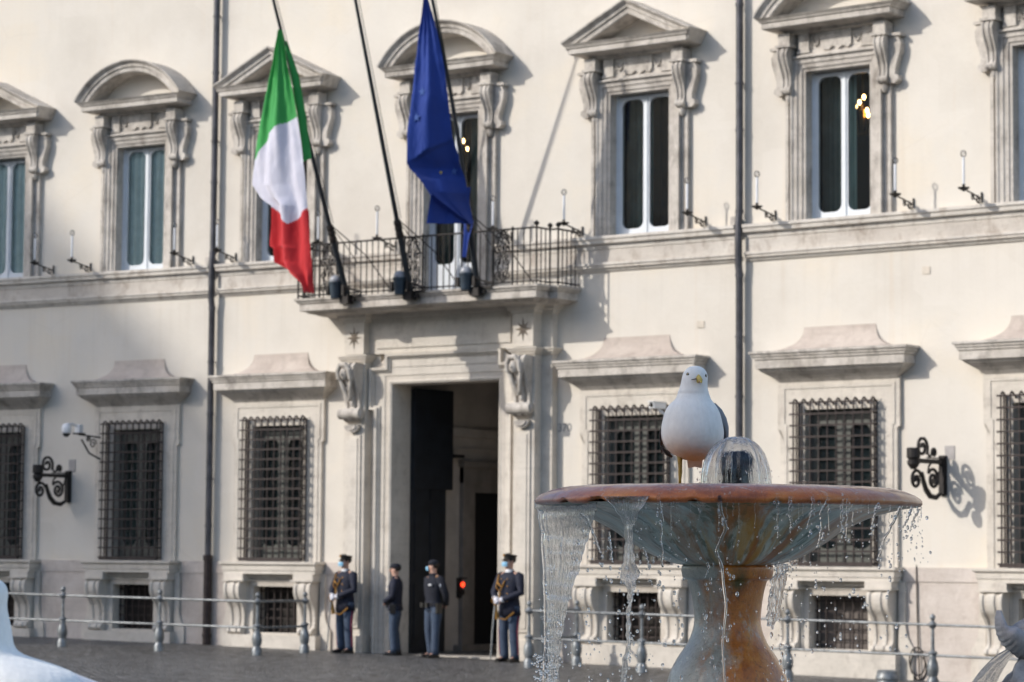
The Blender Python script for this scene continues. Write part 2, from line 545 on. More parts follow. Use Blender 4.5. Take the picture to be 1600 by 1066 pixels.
# ---- first-floor windows
OW = .6
def upper_window(idx):
    c = UC[idx]; arc = idx in (1, 3, 5)
    loc = W(c, 0, -.012)
    ZB = 6.42 if idx == 3 else 7.25
    top = MB()
    # architrave round the opening with its reveal
    path = [(-OW, ZB), (-OW, 9.68), (OW, 9.68), (OW, ZB)]
    prof = [(0, -.36), (0, .09), (.055, .095), (.055, .115), (.13, .12), (.135, .14), (.20, .145), (.215, .165), (.245, .17), (.245, 0)]
    top.sweep(path, prof, cap=False)
    # flanking strips with grooves
    for s in (-1, 1):
        a = sorted((s * .85, s * .905)); top.box(a[0], a[1], -.085, 0, ZB, 10.08)
        a = sorted((s * .925, s * .985)); top.box(a[0], a[1], -.10, 0, ZB, 10.08)
        a = sorted((s * .845, s * 1.0)); top.box(a[0], a[1], -.05, 0.0, ZB, 10.3)
        a = sorted((s * .78, s * 1.0)); top.box(a[0], a[1], -.30, 0, 10.12, 10.30)       # block over the console
        a = sorted((s * .75, s * 1.03)); top.box(a[0], a[1], -.34, 0, 10.075, 10.12)
        a = sorted((s * .50, s * .70)); top.box(a[0], a[1], -.155, 0, 10.0, 10.31)       # inner block
        a = sorted((s * .48, s * .72)); top.box(a[0], a[1], -.175, 0, 9.972, 10.0)
        # profile ear on the wall, outside the console
        ear = [(1.0, 10.06), (1.2, 10.05), (1.255, 9.95), (1.24, 9.82), (1.18, 9.68), (1.13, 9.54), (1.13, 9.45), (1.19, 9.43), (1.2, 9.36), (1.12, 9.31), (1.0, 9.32)]
        ear = [(s * (1 + (x - 1) * .82), z) for x, z in ear]
        top.prism_y(ear, -.17, 0)
        top.box(*sorted((s * 1.0, s * 1.22)), -.20, 0, 10.062, 10.11)
    top.box(-.72, .72, -.15, 0, 9.93, 9.965)
    top.box(-.78, .78, -.19, 0, 9.9, 9.928)
    top.box(-.75, .75, -.10, 0, 9.97, 10.31)
    # swag panel: cartouche with a torn lower edge and garlands
    ed = [(-.21, 10.30), (.21, 10.30), (.21, 10.05), (.17, 9.99), (.09, 10.035), (.03, 9.98), (-.04, 10.05), (-.1, 9.985), (-.17, 10.0), (-.21, 10.04)]
    top.prism_y([(x * 1.35, z) for x, z in ed], -.145, -.05)
    rr = random.Random(idx)
    for s in (-1, 1):
        for k in range(9):
            t = k / 8; x = s * (.31 + .15 * t); z = 10.20 - .14 * sin(pi * t * .9) + .05 * t
            top.ball((x, -.11, z), (.020 + rr.random() * .012, .035, .022), 6, 4)
        for k in range(4): top.ball((s * .47, -.11, 10.06 + .05 * k), (.018, .03, .022), 6, 4)
    ow = top.build('upper_window', TR, palace, loc, -KAP * c)
    # pediment
    p = MB()
    prof = [(-.03, 10.29), (.0, 10.295), (.05, 10.31), (.06, 10.345), (.12, 10.36), (.30, 10.372), (.32, 10.385), (.32, 10.47), (.35, 10.485), (.35, 10.50), (.40, 10.55), (-.4, 10.56)]
    p.cornice(-.88, .88, .17, prof, back=.0)
    z0, half = 10.565, 1.30
    if arc:
        sag = .70; Rr = (half ** 2 + sag ** 2) / (2 * sag); cz = z0 + sag - Rr
        a0 = atan2(z0 - cz, -half); a1 = atan2(z0 - cz, half)
        path = [(Rr * cos(a0 + (a1 - a0) * i / 28), cz + Rr * sin(a0 + (a1 - a0) * i / 28)) for i in range(29)]
        tym = [(-half + .08, 10.52)] + [(x * .93, (z - .1)) for x, z in path[1:-1]] + [(half - .08, 10.52)]
    else:
        path = [(-half, z0), (0, z0 + .62), (half, z0)]
        tym = [(-half + .1, 10.52), (0, z0 + .53), (half - .1, 10.52)]
    rk = [(-.20, .02), (-.20, .45), (-.185, .465), (-.11, .47), (-.10, .50), (-.05, .505), (-.03, .53), (0, .575), (.025, .58), (.03, .02)]
    p.sweep(path, rk)
    p.build('pediment', TR, ow)
    tm = MB(); tm.prism_y(tym, -.03, 0); tm.build('tympanum', PL, ow)
    for s in (-1, 1):
        cm = MB()
        console_mb(cm, s * .90, [(.31, 10.07), (.35, 9.98), (.335, 9.88), (.27, 9.74), (.215, 9.62), (.20, 9.50), (.215, 9.44), (.25, 9.40), (.235, 9.335), (.16, 9.31), (.08, 9.33)], .100, .066, .020)
        cm.lathe([(.005, 9.17), (.03, 9.19), (.055, 9.24), (.06, 9.29), (.04, 9.33)], 10, (s * .89, -.13, 0))
        cm.tube([(s * .90 - .092, -.20, 9.385), (s * .90 + .092, -.20, 9.385)], .048, 12)
        cm.build('console', TR, ow)
    # joinery
    fr = MB()
    for s in (-1, 1):
        x0, x1 = sorted((s * .006, s * .585))
        leaf_mb(fr, x0, x1, ZB + .03, 9.66, x0 + (.055 if s > 0 else .085), x1 - (.085 if s > 0 else .055), 7.0 if idx == 3 else 7.38, 9.60, .13, .13, .19)
        fr.box(*sorted((s * .585, s * .60)), .10, .20, ZB, 9.68)
    fr.box(-.03, .03, .11, .13, ZB + .03, 9.66)
    fr.box(-.6, .6, .095, .20, ZB, ZB + .03)
    fr.build('window_frame', WHITEP, ow)
    for s in (-1, 1):
        x0, x1 = sorted((s * .04, s * .56)); g_ = MB(); g_.add([(x0, .164, ZB + .1), (x1, .164, ZB + .1), (x1, .164, 9.63), (x0, .164, 9.63)], [(0, 1, 2, 3)]); g_.build('pane', GLASS, ow)
    # room behind
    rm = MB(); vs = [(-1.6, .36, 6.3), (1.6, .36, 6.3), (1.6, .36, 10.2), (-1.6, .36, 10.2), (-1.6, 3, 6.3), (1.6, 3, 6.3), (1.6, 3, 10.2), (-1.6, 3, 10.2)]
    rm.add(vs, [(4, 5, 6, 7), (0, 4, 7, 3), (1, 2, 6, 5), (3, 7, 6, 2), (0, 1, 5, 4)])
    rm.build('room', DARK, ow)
    def curtain(x0, x1, y, mat, k, amp=.035):
        cmb = MB(); cmb.grid(lambda u, v: (x0 + (x1 - x0) * u, y + amp * sin(u * k) + amp * .4 * sin(u * k * 2.3 + 1 + v * 1.5), ZB + .02 + (9.75 - ZB) * v), 60, 6)
        cmb.build('curtain', mat, ow, smooth=True)
    if idx in (0, 1): curtain(-.66, .66, .225, CURT_T, 46, .032)
    elif idx == 2: curtain(-.66, -.2, .5, CURT_D, 20)
    elif idx == 3: curtain(.02, .66, .5, CURT_D, 26); curtain(-.66, -.30, .46, CURT_D, 16)
    elif idx == 4: curtain(-.66, -.30, .5, CURT_D, 14); curtain(-.24, -.14, .5, CURT_M, 8)
    elif idx == 5: curtain(-.66, -.26, .5, CURT_D, 24, .02); curtain(-.22, .02, .5, CURT_M, 12)
    else: curtain(-.66, .66, .5, CURT_D, 30)
    return ow
for i in range(7):
    upper_window(i)

# ---- ground-floor windows
def grille_mb(mb, hw, out, z0, z1, nv, nh, r=.0165, curl=True, back=.06):
    xs = [-hw + 2 * hw * i / (nv - 1) for i in range(nv)]
    for x in xs:
        pts = [(x, -out, z0 + (z1 - z0) * t) for t in (0, .5, .955)]
        if curl: pts += [(x, -out + .012, z1 - .03), (x, -out + .05, z1), (x, -out + .10, z1 - .02), (x, -out + .17, z1 - .075), (x, -back, z1 - .1)]
        else: pts += [(x, -out, z1)]
        mb.tube(pts, r, 6)
    for j in range(nh):
        z = z0 + .05 + (z1 - .11 - z0) * j / (nh - 1)
        mb.box(-hw - .07, hw + .03, -out - .014, -out + .014, z - .015, z + .015)
        for s in (-1, 1):
            mb.box(*sorted((s * hw - .011, s * hw + .011)), -out + .012, -back, z - .011, z + .011)
    for s in (-1, 1):
        for o_ in (out * .66, out * .4): mb.tube([(s * hw, -o_, z0), (s * hw, -o_, z1 - .07)], r, 6)
    mb.box(-hw - .04, hw + .04, -out - .016, -out + .016, z0 + .0, z0 + .035)
LZ = {0: .93, 1: .93, 2: .95}
def lower_window(idx):
    c = LC[idx]; loc = W(c, 0, -.012); k = LZ.get(idx, 1)
    ow = MB()
    # surround with ears at the top
    out = [(-1.08, 1.66), (-1.08, 3.86), (-1.13, 3.88), (-1.13, 4.72), (1.13, 4.72), (1.13, 3.88), (1.08, 3.86), (1.08, 1.66)]
    inn = [(-.62, 1.66), (-.62, 3.0), (-.62, 3.5), (-.62, 4.18), (.62, 4.18), (.62, 3.5), (.62, 3.0), (.62, 1.66)]
    n = 8
    vs = [(x, -.085, z) for x, z in out] + [(x, -.085, z) for x, z in inn] + [(x, 0, z) for x, z in out] + [(x, .24, z) for x, z in inn]
    fs = []
    for i in range(n - 1):
        fs += [(i, i + 1, n + i + 1, n + i), (i, 2 * n + i, 2 * n + i + 1, i + 1), (n + i, n + i + 1, 3 * n + i + 1, 3 * n + i)]
    ow.add(vs, fs)
    ow.sweep([(-.98, 1.66), (-.98, 3.92), (-1.02, 3.94), (-1.02, 4.55), (1.02, 4.55), (1.02, 3.94), (.98, 3.92), (.98, 1.66)], [(-.03, .0), (-.03, .098), (.03, .10), (.035, .0)], cap=True)
    ow.sweep([(-.78, 1.66), (-.78, 4.32), (.78, 4.32), (.78, 1.66)], [(-.012, .0), (-.012, .095), (.012, .095), (.012, .0)], cap=True)
    w_ = ow.build('lower_window', TRL, palace, loc, -KAP * c); w_.scale = (k, 1, 1)
    # cornice with concave rendered cap
    cm = MB()
    cm.cornice(-1.02, 1.02, .02, [(.03, 4.58), (.06, 4.62), (.12, 4.68), (.20, 4.74), (.29, 4.80), (.33, 4.845), (.36, 4.85), (.36, 4.985), (.385, 4.995), (.385, 5.03), (.41, 5.04), (.41, 5.075), (.44, 5.085), (.44, 5.125), (-.3, 5.13)])
    cm.build('cornice', TR, w_)
    hp = MB()
    def hf(u, v):
        t = u                                 # 0 front/bottom .. 1 wall/top
        cz = 5.118 + .40 * (t ** 2.1)
        hwd = 1.42 - .75 * (1 - (1 - t) ** 2.0)
        o = .42 - .40 * (1 - (1 - t) ** 1.6)
        q = v * 4
        if q < 1: x, oo = -hwd, o * q
        elif q < 3: x, oo = -hwd + hwd * (q - 1), o
        else: x, oo = hwd, o * (4 - q)
        return (x, -oo, cz)
    hp.grid(hf, 14, 8)
    hp.f.append(tuple(j * 15 + 14 for j in range(9))); hp.m.append(0)
    hp.build('cap', HUMP, w_)
    # sill and its consoles
    sm = MB(); sm.cornice(-1.13, 1.13, .30, [(0, 1.44), (.0, 1.50), (.015, 1.505), (.02, 1.60), (.05, 1.61), (.06, 1.625), (.06, 1.665), (-.3, 1.668)])
    sm.build('sill', TRL, w_)
    lw = MB()
    for s in (-1, 1):
        lw.box(*sorted((s * .62, s * 1.10)), -.32, 0, 1.335, 1.44)
        lw.box(*sorted((s * .58, s * 1.12)), -.36, 0, 1.305, 1.333)
        lw.prism_y([(s * 1.1, -1), (s * 1.36, -1), (s * 1.36, .42), (s * 1.30, .50), (s * 1.24, .62), (s * 1.22, .75), (s * 1.22, 1.44), (s * 1.1, 1.44)], -.10, 0)
    lw.box(-.62, .62, -.16, 0, 1.36, 1.44)
    lw.sweep([(-.545, .36), (-.545, 1.21), (.545, 1.21), (.545, .36)], [(0, -.25), (0, .09), (.10, .10), (.10, .12), (.13, .12), (.13, 0)], cap=False)
    lw.box(-1.14, 1.14, -.27, .2, -1, .325)
    lw.box(-.66, .66, -.12, .2, .327, .36)
    lw.build('apron', TRL, w_)
    for s in (-1, 1):
        q = MB(); console_mb(q, s * .87, [(.30, 1.30), (.36, 1.24), (.375, 1.12), (.34, 1.0), (.26, .90), (.20, .80), (.175, .68), (.17, .56), (.19, .47), (.26, .43), (.275, .37), (.22, .33)], .20, .17, .03)
        q.build('console', TRL, w_)
    gm = MB(); grille_mb(gm, .72, .27, 1.675, 4.34, 10, 15); gm.build('window_grille', RUSTIRON, w_)
    bmb = MB()
    for i in range(7): bmb.box(-.5 + i * .165, -.5 + i * .165 + .022, .075, .097, .36, 1.21)
    for j in range(5): bmb.box(-.54, .54, .10, .118, .45 + j * .165, .45 + j * .165 + .022)
    bmb.build('basement_grille', RUSTIRON, w_)
    bk = MB(); bk.box(-.7, .7, .30, .32, .2, 1.4)
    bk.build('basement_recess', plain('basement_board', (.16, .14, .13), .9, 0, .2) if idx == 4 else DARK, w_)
    fr = MB()
    for s in (-1, 1):
        x0, x1 = sorted((s * .004, s * .60))
        leaf_mb(fr, x0, x1, 1.70, 4.16, x0 + .12, x1 - .12, 1.95, 3.95, .14, .10, .15)
    fr.box(-.62, .62, .09, .16, 1.66, 1.70)
    fr.box(-.03, .03, .08, .10, 1.7, 4.16)
    fr.build('window_frame', plain('grey_green_joinery', (.10, .105, .095), .6, 0, .15), w_)
    for s in (-1, 1):
        x0, x1 = sorted((s * .04, s * .58)); g_ = MB(); g_.add([(x0, .127, 1.9), (x1, .127, 1.9), (x1, .127, 4.0), (x0, .127, 4.0)], [(0, 1, 2, 3)]); g_.build('pane', GLASS, w_)
    bk = MB(); bk.grid(lambda u, v: (-.8 + 1.6 * u, .35 + .006 * sin(u * 50), 1.5 + 2.9 * v), 60, 2); bk.build('curtain', CURT_L, w_, smooth=True)
for i in range(6): lower_window(i)

# ---- portal
PX0, PX1, PZ = -2.47, -.10, 4.86
pc = (PX0 + PX1) / 2
pm = MB()
pth = [(PX0, -1), (PX0, PZ), (PX1, PZ), (PX1, -1)]
pm.sweep(pth, [(0, -.32), (0, .235), (.035, .255), (.06, .24), (.14, .235), (.15, .25), (.24, .25), (.30, .25)], cap=False)
hw = (PX1 - PX0) / 2
def P_(dx, z): return (pc + dx, z)
outer = [P_(-hw - .29, -1), P_(-hw - .29, 4.42), P_(-hw - .42, 4.44), P_(-hw - .42, 5.12), P_(-hw - .06, 5.12), P_(-hw - .06, 5.36), P_(hw + .06, 5.36), P_(hw + .06, 5.12), P_(hw + .42, 5.12), P_(hw + .42, 4.44), P_(hw + .29, 4.42), P_(hw + .29, -1)]
pm.sweep(outer, [(-.05, .1), (-.05, .28), (-.02, .29), (-.01, .33), (.035, .34), (.04, .05)], cap=True)
pm.prism_y([P_(-hw - .42, 4.42), P_(-hw - .42, 5.12), P_(-hw - .1, 5.36), P_(-hw - .1, 5.4), P_(hw + .1, 5.4), P_(hw + .1, 5.36), P_(hw + .42, 5.12), P_(hw + .42, 4.42), P_(hw + .29, 4.42), P_(hw + .3, PZ + .29), P_(-hw - .3, PZ + .29), P_(-hw - .3, 4.42)], -.25, 0)
for s in (-1, 1):
    a = sorted((pc + s * (hw + .30), pc + s * (hw + .56))); pm.box(a[0], a[1], -.2, 0, -1, 5.9)
# pilasters (stepped), blocks and mouldings
for s, x0, x1, xo in ((-1, -3.42, -2.96, -3.62), (1, .33, .77, .98)):
    xa, xb = min(x1, xo) if s > 0 else xo, xo if s > 0 else x0
    pm.box(*sorted((xo, (x0 + x1) / 2)), -.17, 0, -1, 6.1)
    pm.box(x0, x1, -.40, 0, .36, 5.33)
    pm.box(x0 - .05, x1 + .05, -.46, 0, -1, .36)
    pm.box(x0 + .07, x1 - .07, -.43, 0, .5, 3.95)
    pm.box(x0 + .13, x1 - .13, -.445, 0, .56, 3.89)
    pm.cornice(x0, x1, .40, [(0, 5.26), (.03, 5.275), (.04, 5.31), (.07, 5.32), (.075, 5.35), (.10, 5.36), (.10, 5.385), (-.1, 5.40)])
    pm.cornice(*sorted((xo, (x0 + x1) / 2)), .17, [(0, 5.26), (.03, 5.275), (.04, 5.31), (.07, 5.32), (.075, 5.35), (.10, 5.36), (.10, 5.385), (-.1, 5.40)])
    pm.box(x0 + .01, x1 - .01, -.44, 0, 5.40, 6.02)
    pm.cornice(x0, x1, .43, [(0, 5.97), (.03, 5.99), (.04, 6.03), (.09, 6.06), (.10, 6.10), (.16, 6.13), (-.1, 6.16)])
    pm.cornice(*sorted((xo, (x0 + x1) / 2)), .17, [(0, 5.97), (.03, 5.99), (.04, 6.03), (.09, 6.06), (.10, 6.10), (.16, 6.13), (-.1, 6.16)])
pm.box(-2.97, .34, -.27, 0, 5.405, 6.14)
pm.box(-2.97, .34, -.34, 0, 6.04, 6.15)
pm.box(-2.80, .18, -.295, 0, 5.50, 5.95)
portal = pm.build('portal', TRL, palace)
for s, x0, x1 in ((-1, -3.42, -2.96), (1, .33, .77)):
    xc = (x0 + x1) / 2
    # carved console: scroll with hooded mask, drapery and lower volute
    q = MB()
    console_mb(q, xc, [(.62, 5.24), (.70, 5.16), (.69, 5.02), (.62, 4.90), (.56, 4.75), (.50, 4.60), (.47, 4.48), (.50, 4.40), (.56, 4.33), (.54, 4.22), (.44, 4.18)], .20, .15, .05, back=.38)
    q.tube([(xc - .24, -.52, 4.33), (xc + .24, -.52, 4.33)], .10, 14)
    q.ball((xc - .24, -.52, 4.33), (.03, .07, .07)); q.ball((xc + .24, -.52, 4.33), (.03, .07, .07))
    q.ball((xc, -.70, 5.04), (.085, .09, .12), 14, 10)                 # mask
    q.ball((xc, -.78, 5.03), (.022, .03, .04))
    q.tube([(xc - .13, -.70, 4.95), (xc - .13, -.74, 5.10), (xc - .06, -.76, 5.2), (xc + .06, -.76, 5.2), (xc + .13, -.74, 5.10), (xc + .13, -.70, 4.95)], .045, 8)
    q.tube([(xc - .13, -.68, 4.98), (xc - .08, -.64, 4.78), (xc - .02, -.57, 4.6)], [.04, .035, .02], 8)
    q.tube([(xc + .13, -.68, 4.98), (xc + .08, -.64, 4.78), (xc + .02, -.57, 4.6)], [.04, .035, .02], 8)
    for k in range(5): q.ball((xc + .03 * (-1) ** k, -.60 + .02 * k, 4.86 - .09 * k), (.035, .035, .05), 8, 6)
    sh = [(xc + .16 * cos(a), 4.12 - .13 * sin(a)) for a in [pi * i / 12 for i in range(13)]]
    q.prism_y(sh, -.50, -.40)
    sh = [(xc + .12 * cos(a), 4.12 - .09 * sin(a)) for a in [pi * i / 12 for i in range(13)]]
    q.prism_y(sh, -.53, -.49)
    q.build('carved_console', TR, portal)
    st = MB()
    for k in range(8):
        a = pi / 4 * k; ln = .175 if k % 2 == 0 else .16
        p0 = (xc + ln * sin(a), 5.70 + ln * 1.25 * cos(a) * (1 if k % 2 == 0 else .9))
        l_ = (xc + .042 * cos(a), 5.70 - .042 * sin(a)); r_ = (xc - .042 * cos(a), 5.70 + .042 * sin(a))
        st.add([(l_[0], -.442, l_[1]), (r_[0], -.442, r_[1]), (p0[0], -.444, p0[1]), (xc, -.47, 5.70)], [(0, 1, 2), (0, 2, 3), (1, 3, 2)])
    st.build('star', plain('carved_star_dark', (.20, .165, .13), .9), portal)
# passage behind the portal
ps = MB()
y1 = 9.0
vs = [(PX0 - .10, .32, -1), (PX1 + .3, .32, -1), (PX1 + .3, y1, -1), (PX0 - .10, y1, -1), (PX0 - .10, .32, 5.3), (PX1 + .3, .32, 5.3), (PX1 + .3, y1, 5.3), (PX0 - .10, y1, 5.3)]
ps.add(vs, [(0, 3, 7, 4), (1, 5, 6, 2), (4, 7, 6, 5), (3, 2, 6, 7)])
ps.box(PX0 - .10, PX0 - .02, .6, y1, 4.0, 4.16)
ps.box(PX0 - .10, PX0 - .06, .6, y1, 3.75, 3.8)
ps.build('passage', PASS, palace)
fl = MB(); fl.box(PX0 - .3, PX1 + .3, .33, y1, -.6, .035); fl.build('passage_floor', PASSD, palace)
idr = MB()        # inner doorway in the left wall of the passage
for (ya, yb, za, zb, o_) in ((1.95, 2.25, -.2, 3.44, .07), (3.5, 3.8, -.2, 3.44, .07), (1.95, 3.8, 3.15, 3.44, .08), (1.9, 3.85, 3.44, 3.55, .13), (2.25, 2.36, -.2, 3.1, .04), (2.25, 3.5, 2.98, 3.15, .05)):
    idr.box(PX0 - .10, PX0 - .08 + o_, ya, yb, za, zb)
idr.box(PX0 - .1, PX0 + .1, 1.8, 4.0, -.2, .16)
inner = idr.build('inner_doorway', PASSD, palace)
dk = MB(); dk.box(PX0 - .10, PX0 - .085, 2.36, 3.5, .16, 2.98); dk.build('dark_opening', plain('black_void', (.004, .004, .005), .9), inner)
dl = MB()         # open door leaf folded back against the left wall
dl.box(PX0 - .09, PX0 + .03, .335, 1.36, .05, 4.80)
for (za, zb) in ((.3, 1.3), (1.5, 2.6), (2.8, 4.55)):
    dl.box(PX0 + .03, PX0 + .05, .42, .80, za, zb); dl.box(PX0 + .03, PX0 + .05, .88, 1.26, za, zb)
dl.box(PX0 + .051, PX0 + .08, .335, 1.50, 3.0, 4.82)
dl.build('door_leaf', DOOR, palace)
kb = MB(); kb.box(PX0 - .02, PX0 + .12, 1.50, 1.80, 3.60, 3.66); kb.build('door_stay', IRON, palace)
th = MB(); th.box(PX0 - .02, PX1 + .02, -.30, .325, -.5, .045); th.build('threshold', TRL, palace)

# ---- balcony
BCX = -1.38
def bal_outline(e):         # plan outline (x,out), wall to wall
    return [(BCX - 2.80 - e, 0), (BCX - 2.80 - e, .65 + e), (BCX - 2.63 - e, .65 + e), (BCX - 2.63 - e, 1.05 + e), (BCX + 2.63 + e, 1.05 + e), (BCX + 2.63 + e, .65 + e), (BCX + 2.80 + e, .65 + e), (BCX + 2.80 + e, 0)]
bm_ = MB()
prof = [(-.22, 6.12), (-.16, 6.14), (-.12, 6.165), (-.03, 6.17), (-.02, 6.18), (-.02, 6.30), (.01, 6.31), (.02, 6.34), (.05, 6.355), (.055, 6.395), (-.1, 6.40)]
vs = []
for e, z in prof: vs += [(x, -o, z) for x, o in bal_outline(e)]
fs = []
for j in range(len(prof) - 1):
    for i in range(7):
        a = j * 8 + i; fs.append((a, a + 1, a + 9, a + 8))
fs.append(tuple(range(8))[::-1]); fs.append(tuple((len(prof) - 1) * 8 + i for i in range(8)))
bm_.add(vs, fs)
balcony = bm_.build('balcony', TR, palace)
rl = MB()
ol = [(x, o) for x, o in bal_outline(0)]
def seg_rail(p, q, skip=()):
    P0, P1 = Vector(p), Vector(q); L_ = (P1 - P0).length; n = max(1, round(L_ / .132))
    rl.tube([(p[0], -p[1], 7.36), (q[0], -q[1], 7.36)], .017, 6); rl.tube([(p[0], -p[1], 6.45), (q[0], -q[1], 6.45)], .014, 6)
    for i in range(n + 1):
        t = P0.lerp(P1, i / n)
        if any(a < t.x < b for a, b in skip): continue
        rl.tube([(t.x, -t.y, 6.40), (t.x, -t.y, 7.36)], .0115, 6)
panels = [BCX - 1.93, BCX, BCX + 1.93]
pw = .20
for p, q in zip(ol, ol[1:]): seg_rail(p, q, [(c - pw, c + pw) for c in panels] if abs(p[1] - 1.05) < .01 and abs(q[1] - 1.05) < .01 else ())
for x, o in ol[1:-1]:
    rl.tube([(x, -o, 6.4), (x, -o, 7.38)], .018, 6); rl.lathe([(.008, 7.36), (.018, 7.39), (.045, 7.415), (.048, 7.44), (.02, 7.47), (.004, 7.48)], 8, (x, -o, 0))
def spiral(mb, c, r0, turns, a0, sgn, y, rad=.011, n=18):
    mb.tube([(c[0] + r0 * (1 - .85 * i / n) * cos(a0 + sgn * turns * 2 * pi * i / n), y, c[1] + r0 * (1 - .85 * i / n) * sin(a0 + sgn * turns * 2 * pi * i / n)) for i in range(n + 1)], rad, 5)
for c in panels:
    y = -1.05
    for s in (-1, 1):
        rl.tube([(c + s * pw, y, 6.4), (c + s * pw, y, 7.40)], .02, 6)
        for z0_, r0 in ((6.58, .085), (6.80, .075), (7.04, .085), (7.25, .07)):
            spiral(rl, (c + s * .09, z0_), r0, 1.4, pi / 2 * s, s, y); spiral(rl, (c + s * .08, z0_ + .09), .05, 1.1, -pi / 2, -s, y, .010)
        rl.tube([(c + s * .02, y, 6.45), (c + s * .12, y, 6.7), (c + s * .03, y, 6.92), (c + s * .13, y, 7.12), (c + s * .02, y, 7.34)], .012, 5)
    rl.tube([(c, y, 6.45), (c, y, 7.36)], .010, 5)
rl.build('railing', IRON, balcony)

# ---- rainwater pipes
for c, a in ((-6.78, 0), (4.74, 0)):
    pmb = MB()
    o_ = .13
    pts = [W(c, 14.3, o_)] + [W(c, z, o_) for z in (10, 7.5)] + [W(c, 7.3, .16), W(c, 6.6, .16), W(c, 6.45, o_), W(c, 4, o_), W(c, 1.7, o_)]
    pmb.tube(pts, .062, 14)
    for z in (13, 10.9, 8.8, 7.45, 6.4, 4.4, 2.3): pmb.tube([W(c, z, o_), W(c, z + .05, o_)], .072, 14)
    for z in (12, 9.6, 5.4, 3.2): 
        p0 = W(c, z, o_); pmb.tube([p0, p0 + Vector((0, 0, .02))], .078, 14); pmb.tube([W(c, z + .01, 0), W(c, z + .01, o_)], .012, 6)
    dp = pmb.build('downpipe', PIPE, palace, smooth=True, autosm=50)
    fb = MB(); fb.tube([W(c, 1.75, o_), W(c, -.3, o_)], .078, 14); fb.tube([W(c, 1.68, o_), W(c, 1.78, o_)], .092, 14)
    fb.tube([W(c, .25, o_), W(c, .31, o_)], .09, 14)
    fb.build('iron_foot', PIPE2, dp, smooth=True, autosm=50)
    # stub block beside the pipe on the string course
    sb = MB(); sb.box(-.06, .06, -.16, 0, 7.26, 7.40); sb.build('string_course_stub', TR, palace, W(c - .11, 0, -.01), -KAP * c)
# small plates, painted number, cable
for (s, z0_, z1_, wd) in ((8.55, 3.34, 3.55, .17), (-10.29, 3.38, 3.62, .17)):
    q = MB(); q.box(-wd / 2, wd / 2, -.012, 0, z0_, z1_); q.build('wall_plate', plain('grey_plate', (.36, .34, .33), .8), palace, W(s, 0, 0), -KAP * s)
for (s, z0_) in ((8.15, 6.25), (-9.4, 7.33), (-2.1, 7.9), (3.9, 5.6)):
    q = MB(); q.box(-.07, .07, -.012, 0, z0_, z0_ + .12); q.build('cover_plate', plain('cover', (.60, .54, .46), .85), palace, W(s, 0, 0), -KAP * s)
tc = bpy.data.curves.new('house_number', 'FONT'); tc.body = '370'; tc.size = .2; tc.extrude = .001
to = bpy.data.objects.new('tmp', tc); col.objects.link(to)
bpy.context.view_layer.update()
me = bpy.data.meshes.new_from_object(to.evaluated_get(bpy.context.evaluated_depsgraph_get()))
bpy.data.objects.remove(to)
me.materials.clear(); me.materials.append(plain('faded_black_paint', (.20, .20, .21), .9))
hn = bpy.data.objects.new('house_number', me); col.objects.link(hn); hn.parent = palace
hn.location = W(.985, 3.94, .004); hn.rotation_euler = (pi / 2, 0, -KAP * 1.0)

# ------------------------------------------------------------------ candle lamps on the string course
CANDLE = plain('white_candle_tube', (.72, .74, .78), .4, 0, .05)
BULB = glass_mat('bulb_glass', (.93, .93, .93), .06)
def candle_lamp():
    t = empty('candle_lamp')
    a = MB()
    a.tube([(0, -.02, 7.36), (0, -.30, 7.41), (0, -.57, 7.45)], .014, 6)
    a.tube([(0, -.02, 7.30), (0, -.02, 7.46)], .016, 6)
    def sp(c, r0, a0, sg): a.tube([(0, c[0] + r0 * (1 - .8 * i / 14) * cos(a0 + sg * 1.3 * 2 * pi * i / 14), c[1] + r0 * (1 - .8 * i / 14) * sin(a0 + sg * 1.3 * 2 * pi * i / 14)) for i in range(15)], .010, 5)
    sp((-.12, 7.33), .07, pi / 2, 1); sp((-.30, 7.35), .05, pi / 2, -1)
    a.tube([(0, -.05, 7.28), (0, -.2, 7.32), (0, -.34, 7.39)], .010, 5)
    a.build('arm', IRON, t)
    d = MB(); d.lathe([(.01, 7.41), (.03, 7.43), (.085, 7.455), (.095, 7.475), (.02, 7.475), (.02, 7.51), (.03, 7.515), (.012, 7.53)], 12, (0, -.57, 0))
    d.build('drip_pan', IRON, t)
    c = MB(); c.lathe([(.019, 7.48), (.019, 7.93), (.012, 7.95)], 10, (0, -.57, 0)); c.build('candle', CANDLE, t, smooth=True, autosm=40)
    b = MB(); b.ball((0, -.57, 7.995), (.048, .048, .055), 14, 10); b.build('bulb', BULB, t, smooth=True)
    return t
proto = candle_lamp()
ordw = ['arched window at the far left edge', 'arched window beside the left downpipe', 'pediment window behind the Italian flag', 'arched window above the balcony', 'pediment window right of the balcony', 'arched window with the lit chandelier', 'window cut by the right edge']
first = True
spots = [(-10.87, 'white candle lamp on a black arm, right of the half window at the left edge'), (-9.92, 'white candle lamp on a black arm, left of the arched window beside the left downpipe'),
         (-7.36, 'white candle lamp on a black arm, just left of the left downpipe'), (-6.32, 'white candle lamp on a black arm, just right of the left downpipe'),
         (-3.93, 'white candle lamp right of the window behind the Italian flag, over the balcony end'), (-2.58, 'white candle lamp between the Italian flag and the bare flagpole'),
         (-.02, 'white candle lamp right of the balcony window, beside the blue flag'), (1.49, 'white candle lamp on a black arm above the right end of the balcony'),
         (4.00, 'white candle lamp on a black arm, left of the right-hand downpipe'), (5.36, 'white candle lamp on a black arm, just right of the right-hand downpipe'),
         (7.93, 'white candle lamp on a black arm, right of the arched window with the chandelier'), (9.14, 'white candle lamp on a black arm, left of the window cut by the right edge')]
